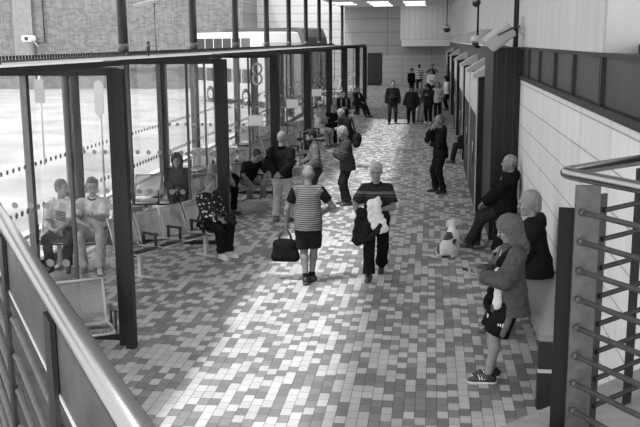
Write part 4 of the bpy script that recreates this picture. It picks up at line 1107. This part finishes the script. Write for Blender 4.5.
# ------------------------------------------------------------------ the dog
D = Solid()
hp = V(0, -.12, .12)
D.ell(V(0, -.10, .14), (.115, .13, .13), None, .05)                        # haunches
D.cone(V(0, -.06, .18), V(0, .10, .33), .105, .098, .06)                   # back to chest
D.ell(V(0, .13, .30), (.092, .09, .12), None, .05)
D.cone(V(0, .12, .38), V(-.03, .145, .46), .07, .062, .04)                 # neck
hc = V(-.045, .16, .515); hd = nrm(V(-.75, .62, .18))                      # head turned
D.ell(hc, (.068, .068, .064), None, .03)
D.cone(hc+hd*.04-V(0, 0, .012), hc+hd*.135-V(0, 0, .03), .042, .028, .02)
hs = nrm(np.cross(hd, UP))
for e in (1, -1):
    b = hc+hs*.055*e+UP*.035
    D.cone(b, b+hs*.03*e-UP*.075-hd*.01, .024, .017, .012)
    D.ell(V(.10*e, -.06, .11), (.055, .115, .10), None, .03)              # thigh, knee forward
    D.cone(V(.115*e, .02, .07), V(.12*e, -.10, .028), .036, .026, .02)    # shank back to hock
    D.cone(V(.12*e, -.10, .026), V(.125*e, .06, .02), .024, .022, .02)    # hind foot along the ground
    D.cone(V(.062*e, .15, .28), V(.06*e, .19, .14), .042, .03, .03)       # fore leg
    D.cone(V(.06*e, .19, .14), V(.06*e, .195, .03), .028, .024, .02)
    D.ell(V(.06*e, .215, .02), (.03, .042, .02), None, .015)
D.cone(V(0, -.20, .06), V(-.07, -.33, .03), .026, .018, .02); D.cone(V(-.07, -.33, .03), V(-.20, -.34, .045), .018, .009, .01)
v, q = D.skin(.0075)
me = mesh_from('dog', v, q, 1.0)
dog = thing('dog', 'white dog with dark patches sitting on the paving by the seated man\'s shoes', 'dog', (.33, 14.42, 0), facing(.50, .87))
body = link('body', me, mat('white_coat', .56, .8, 0, .3, 45, .05), dog)
me.materials.append(mat('dark_coat', .035, .8, 0, .3, 45, .2))
cs = np.zeros(len(me.polygons)*3, np.float32); me.polygons.foreach_get('center', cs); cs = cs.reshape(-1, 3)
def blob(c, r): return ((((cs-np.array(c))/np.array(r))**2).sum(1) < 1+.25*np.sin(cs[:, 0]*60)*np.sin(cs[:, 2]*55))
dk = blob((-.10, -.10, .14), (.10, .13, .12)) | blob((-.03, -.05, .33), (.11, .11, .085)) | blob((.10, .0, .22), (.06, .07, .07))
me.polygons.foreach_set('material_index', dk.astype(np.int32))
for e in (1, -1): MB().sph(tuple(hc+hd*.05+hs*.032*e+UP*.02), .010, 10, 6).done('eye', mat('eye_dark', .03, .2), dog)
MB().sph(tuple(hc+hd*.16-UP*.022), .017, 10, 6).done('nose', mat('dog_nose', .02, .3), dog)
MB().tube([tuple(V(-.018, .135, .425)+V(math.cos(a)*.072, math.sin(a)*.07, .015*math.sin(a))) for a in np.linspace(0, 2*math.pi, 21)[:-1]], .013, 8, closed=True).done('collar', black, dog)
tag(MB().tube([(.37, 14.60, .42), (.55, 14.62, .22), (.72, 14.8, .03), (.95, 15.0, .02), (1.1, 15.05, .3), (1.02, 15.1, .80)], .007, 6).done('dog_lead', black), 'thin dark lead running from the dog to the seated man', 'lead')

# ------------------------------------------------------------------ things carried and set down
def soft(name, label, cat, prims, m, h=.009, cuts=(), rough=None):
    X = Solid(); X.rough = rough
    for p in prims: (X.cone if p[0] == 'c' else X.ell)(*p[1:])
    for c in cuts: X.plane(*c)
    v, q = X.skin(h); c = v.mean(0); c[2] = v[:, 2].min()
    me = mesh_from(name, v-c, q); o = link(name, me, m); o.location = tuple(c)
    return tag(o, label, cat)
# holdall in the striped man's left hand
w = Vector(wrist(strp, -1))
t = thing('holdall', 'black holdall hanging from the striped man\'s hand', 'bag', (w.x-.02, w.y+.02, w.z-.55))
X = Solid(); X.ell((0, 0, .16), (.19, .09, .16), None, .03); X.cone((-.13, 0, .06), (.13, 0, .06), .085, .085, .05); X.cone((-.12, 0, .26), (.12, 0, .26), .06, .06, .05); X.plane((0, 0, .0), (0, 0, -1))
v, q = X.skin(.009); link('body', mesh_from('body', v, q), cloth(.02, 'bag'), t)
for y in (-.04, .04): MB().tube([(-.10, y, .28), (-.075, y*.8, .39), (-.02, 0, .455), (.03, 0, .455), (.075, y*.8, .39), (.10, y, .28)], .010, 8).done('handle', black, t)
MB().tube([(-.16, 0, .312), (0, 0, .325), (.16, 0, .312)], .006, 6).done('zip', mat('zip_metal', .5, .4, .6), t)
# white sleeve of paper in his hand
# bundle held by the walking man: white package and dark jacket over the arm
w = Vector(wrist(walk, -1)); r = Vector(wrist(walk, 1))
cx, cy, cz = w.x-.05, w.y-.10, w.z
FR = (V(1, 0, 0), V(0, 1, 0), V(0, 0, 1))
soft('paper_package', 'crumpled white paper package clutched by the walking man', 'package', [('e', (cx-.03, cy-.0, cz+.10), (.10, .05, .07), None, .03), ('e', (cx+.03, cy, cz+.13), (.05, .04, .08), None, .03),
    ('c', (cx-.02, cy, cz+.04), (cx+.06, cy, cz-.22), .085, .115, .04, FR, .42), ('c', (cx+.02, cy-.01, cz-.20), (cx+.15, cy, cz-.27), .07, .04, .03, FR, .5), ('c', (cx-.07, cy, cz+.02), (cx-.08, cy, cz-.14), .045, .03, .03, FR, .6)], mat('white_paper', .62, .7, 0, .6, 14, .1), rough=(.011, 48.))
soft('folded_coat', 'dark coat draped over the walking man\'s arm', 'coat', [('c', (r.x+.01, r.y-.06, r.z+.16), (r.x-.02, r.y-.05, r.z-.26), .06, .10, .05, FR, .6), ('c', (r.x+.12, r.y-.13, r.z+.10), (r.x+.10, r.y-.10, r.z-.20), .06, .09, .05, FR, .6), ('c', (cx+.06, cy-.02, cz-.22), (cx-.06, cy-.03, cz-.38), .06, .04, .04, FR, .6)], cloth(.03, 'coat'), rough=(.010, 36.))
# phone, bottle and bag of the woman
a = Vector(wrist(wom, 1)); b = Vector(wrist(wom, -1)); m_ = (a+b)/2
t = thing('mobile_phone', 'dark mobile phone held in both hands by the woman in shorts', 'phone', (m_.x-.12, m_.y, m_.z+.03), facing(-1, -.1))
MB().box((-.037, -.075, -.005), (.037, .075, .005), mtx=Matrix.Rotation(R(18), 4, 'X'), bev=.004).done('case', black, t)
MB().box((-.033, -.07, .005), (.033, .07, .006), mtx=Matrix.Rotation(R(18), 4, 'X')).done('screen', mat('phone_screen', .04, .08), t)
soft('white_bundle', 'white soft bundle hanging at the front of the woman in shorts', 'bundle', [('c', (.70, 8.86, 1.14), (.70, 8.85, .86), .035, .045, .03), ('e', (.70, 8.85, .84), (.045, .05, .07), None, .03), ('e', (.695, 8.86, 1.17), (.038, .04, .05), None, .02)], mat('white_towel', .60, .9, 0, .5, 30, .1), .007, rough=(.006, 60.))
t = thing('shoulder_bag', 'dark bag hanging in front of the woman in shorts', 'bag', (.66, 9.06, .68))
X = Solid(); X.cone((0, -.07, .06), (0, .07, .06), .06, .06, .03); X.cone((0, -.07, .22), (0, .07, .22), .055, .055, .06); X.ell((-.05, 0, .12), (.04, .08, .08), None, .02)
v, q = X.skin(.008); link('body', mesh_from('body', v, q), cloth(.018, 'bag'), t)
MB().tube([(0, .08, .25), (.05, .10, .45), (.18, .06, .68), (.25, -.02, .76)], .012, 8).done('strap', black, t)
MB().tube([(-.03, -.05, .02), (-.04, -.06, -.06)], .02, 10).done('tag', lightgrey, t)
soft('scarf', 'dark scarf hanging at the woman in shorts\' chest', 'scarf', [('c', (.83, 8.84, 1.40), (.72, 8.84, 1.27), .045, .05, .03), ('c', (.75, 8.86, 1.30), (.71, 8.92, 1.22), .05, .035, .03), ('c', (.85, 8.98, 1.42), (.76, 9.0, 1.28), .045, .04, .03)], cloth(.018, 'scarf'), .008)
# phone of the quilted-jacket person
m_ = (Vector(wrist(phone, 1))+Vector(wrist(phone, -1)))/2
t = thing('mobile_phone', 'pale phone held by the white haired person in quilted jacket', 'phone', (m_.x-.12, m_.y, m_.z+.03), facing(-1, -.18))
MB().box((-.037, -.075, -.005), (.037, .075, .005), mtx=Matrix.Rotation(R(25), 4, 'X'), bev=.004).done('case', white, t)
MB().box((-.033, -.07, .005), (.033, .07, .006), mtx=Matrix.Rotation(R(25), 4, 'X')).done('screen', mat('phone_screen', .04, .08), t)
# bag by the seated man
soft('rucksack', 'dark soft bag on the ground beneath the seated man by the wall', 'bag', [('e', (1.17, 14.5, .17), (.13, .2, .17), None, .03), ('c', (1.12, 14.38, .08), (1.12, 14.62, .08), .09, .09, .04), ('e', (1.06, 14.5, .14), (.05, .1, .08), None, .02)], cloth(.02, 'bag'), cuts=[((0, 0, .0), (0, 0, -1))])
# shopping bag on the lady's lap and the black bag beside the leaning man
soft('handbag', 'dark handbag on the lap of the woman in floral blouse', 'bag', [('e', (-3.18, 13.94, .66), (.10, .08, .07), None, .03), ('c', (-3.18, 13.90, .62), (-3.10, 13.86, .60), .05, .05, .03)], cloth(.03, 'bag'))
soft('black_bag', 'black bag on the bench at the side of the leaning man', 'bag', [('e', (-4.12, 18.32, .60), (.17, .13, .15), None, .03), ('c', (-4.17, 18.30, .50), (-4.06, 18.26, .50), .08, .08, .04)], cloth(.015, 'bag'))
soft('shoulder_bag', 'large dark bag at the side of the balding man bent over his phone', 'bag', [('e', (-2.00, 24.6, .80), (.14, .16, .18), None, .03), ('c', (-2.0, 24.5, .66), (-2.0, 24.7, .66), .10, .10, .04), ('c', (-2.02, 24.6, .92), (-2.15, 24.65, 1.38), .02, .02, .03)], cloth(.03, 'bag'), .012)
# wire basket trolley on the paving
t = thing('shopping_basket', 'pale woven basket standing on the paving beside the bench post', 'basket', (-3.58, 17.80, 0), R(20))
mb = MB(); w_, d_, hh = .30, .17, .24
for i in range(9):
    z = .015+hh*i/8; f_ = .86+.14*i/8
    mb.tube([(sx*w_*f_, sy*d_*f_, z) for sx, sy in ((-1, -1), (1, -1), (1, 1), (-1, 1))], .007, 6, closed=True)
for i in range(17):
    x = -1+2*i/16
    for sy in (-1, 1): mb.tube([(x*w_*.86, sy*d_*.86, .012), (x*w_, sy*d_, hh)], .006, 5)
for i in range(8):
    y = -1+2*i/7
    for sx in (-1, 1): mb.tube([(sx*w_*.86, y*d_*.86, .012), (sx*w_, y*d_, hh)], .006, 5)
mb.done('woven_side', mat('basket_wire', .42, .6), t)
MB().box((-.27, -.15, .0), (.27, .15, .012)).done('bottom', mat('basket_base', .25, .7), t)
MB().box((-.29, -.16, .235), (.29, .16, .25), bev=.006).done('lid', mat('basket_lid', .40, .8, 0, .4, 40, .2), t)
MB().tube([(-.02-.2, 0, .25), (-.12, 0, .30), (.12, 0, .30), (.2, 0, .25)], .01, 8).done('handle', dark_paint, t)

# ------------------------------------------------------------------ light and camera
W = bpy.data.worlds.new('overcast_sky'); SC.world = W; W.use_nodes = True
bg = W.node_tree.nodes['Background']; bg.inputs[0].default_value = (1, 1, 1, 1); bg.inputs[1].default_value = SKY
sl = bpy.data.lights.new('sun', 'SUN'); sl.energy = SUN; sl.angle = R(4.5)
so = bpy.data.objects.new('sun', sl); COL.objects.link(so)
so.rotation_euler = Vector((1, .95, -3.4)).to_track_quat('-Z', 'Y').to_euler()
so.location = (-10, -5, 20)
cam = bpy.data.cameras.new('camera'); co = bpy.data.objects.new('camera', cam); COL.objects.link(co)
cam.sensor_width = 36; cam.lens = 900*36/640; cam.clip_end = 300; cam.clip_start = .05
P_, YA, RO = R(10.86), math.atan(113/900*math.cos(R(10.86))), R(.4)
co.matrix_world = Matrix.Translation((0, 0, 3.45)) @ Matrix.Rotation(YA, 4, 'Z') @ Matrix.Rotation(math.pi/2-P_, 4, 'X') @ Matrix.Rotation(-RO, 4, 'Z')
SC.camera = co
SC.view_settings.view_transform = 'Standard'; SC.view_settings.look = 'None'; SC.view_settings.gamma = 1
SC.view_settings.exposure = EXPO; SC.view_settings.use_curve_mapping = False
SC.cycles.transparent_max_bounces = 24; SC.cycles.max_bounces = 10; SC.cycles.diffuse_bounces = 5
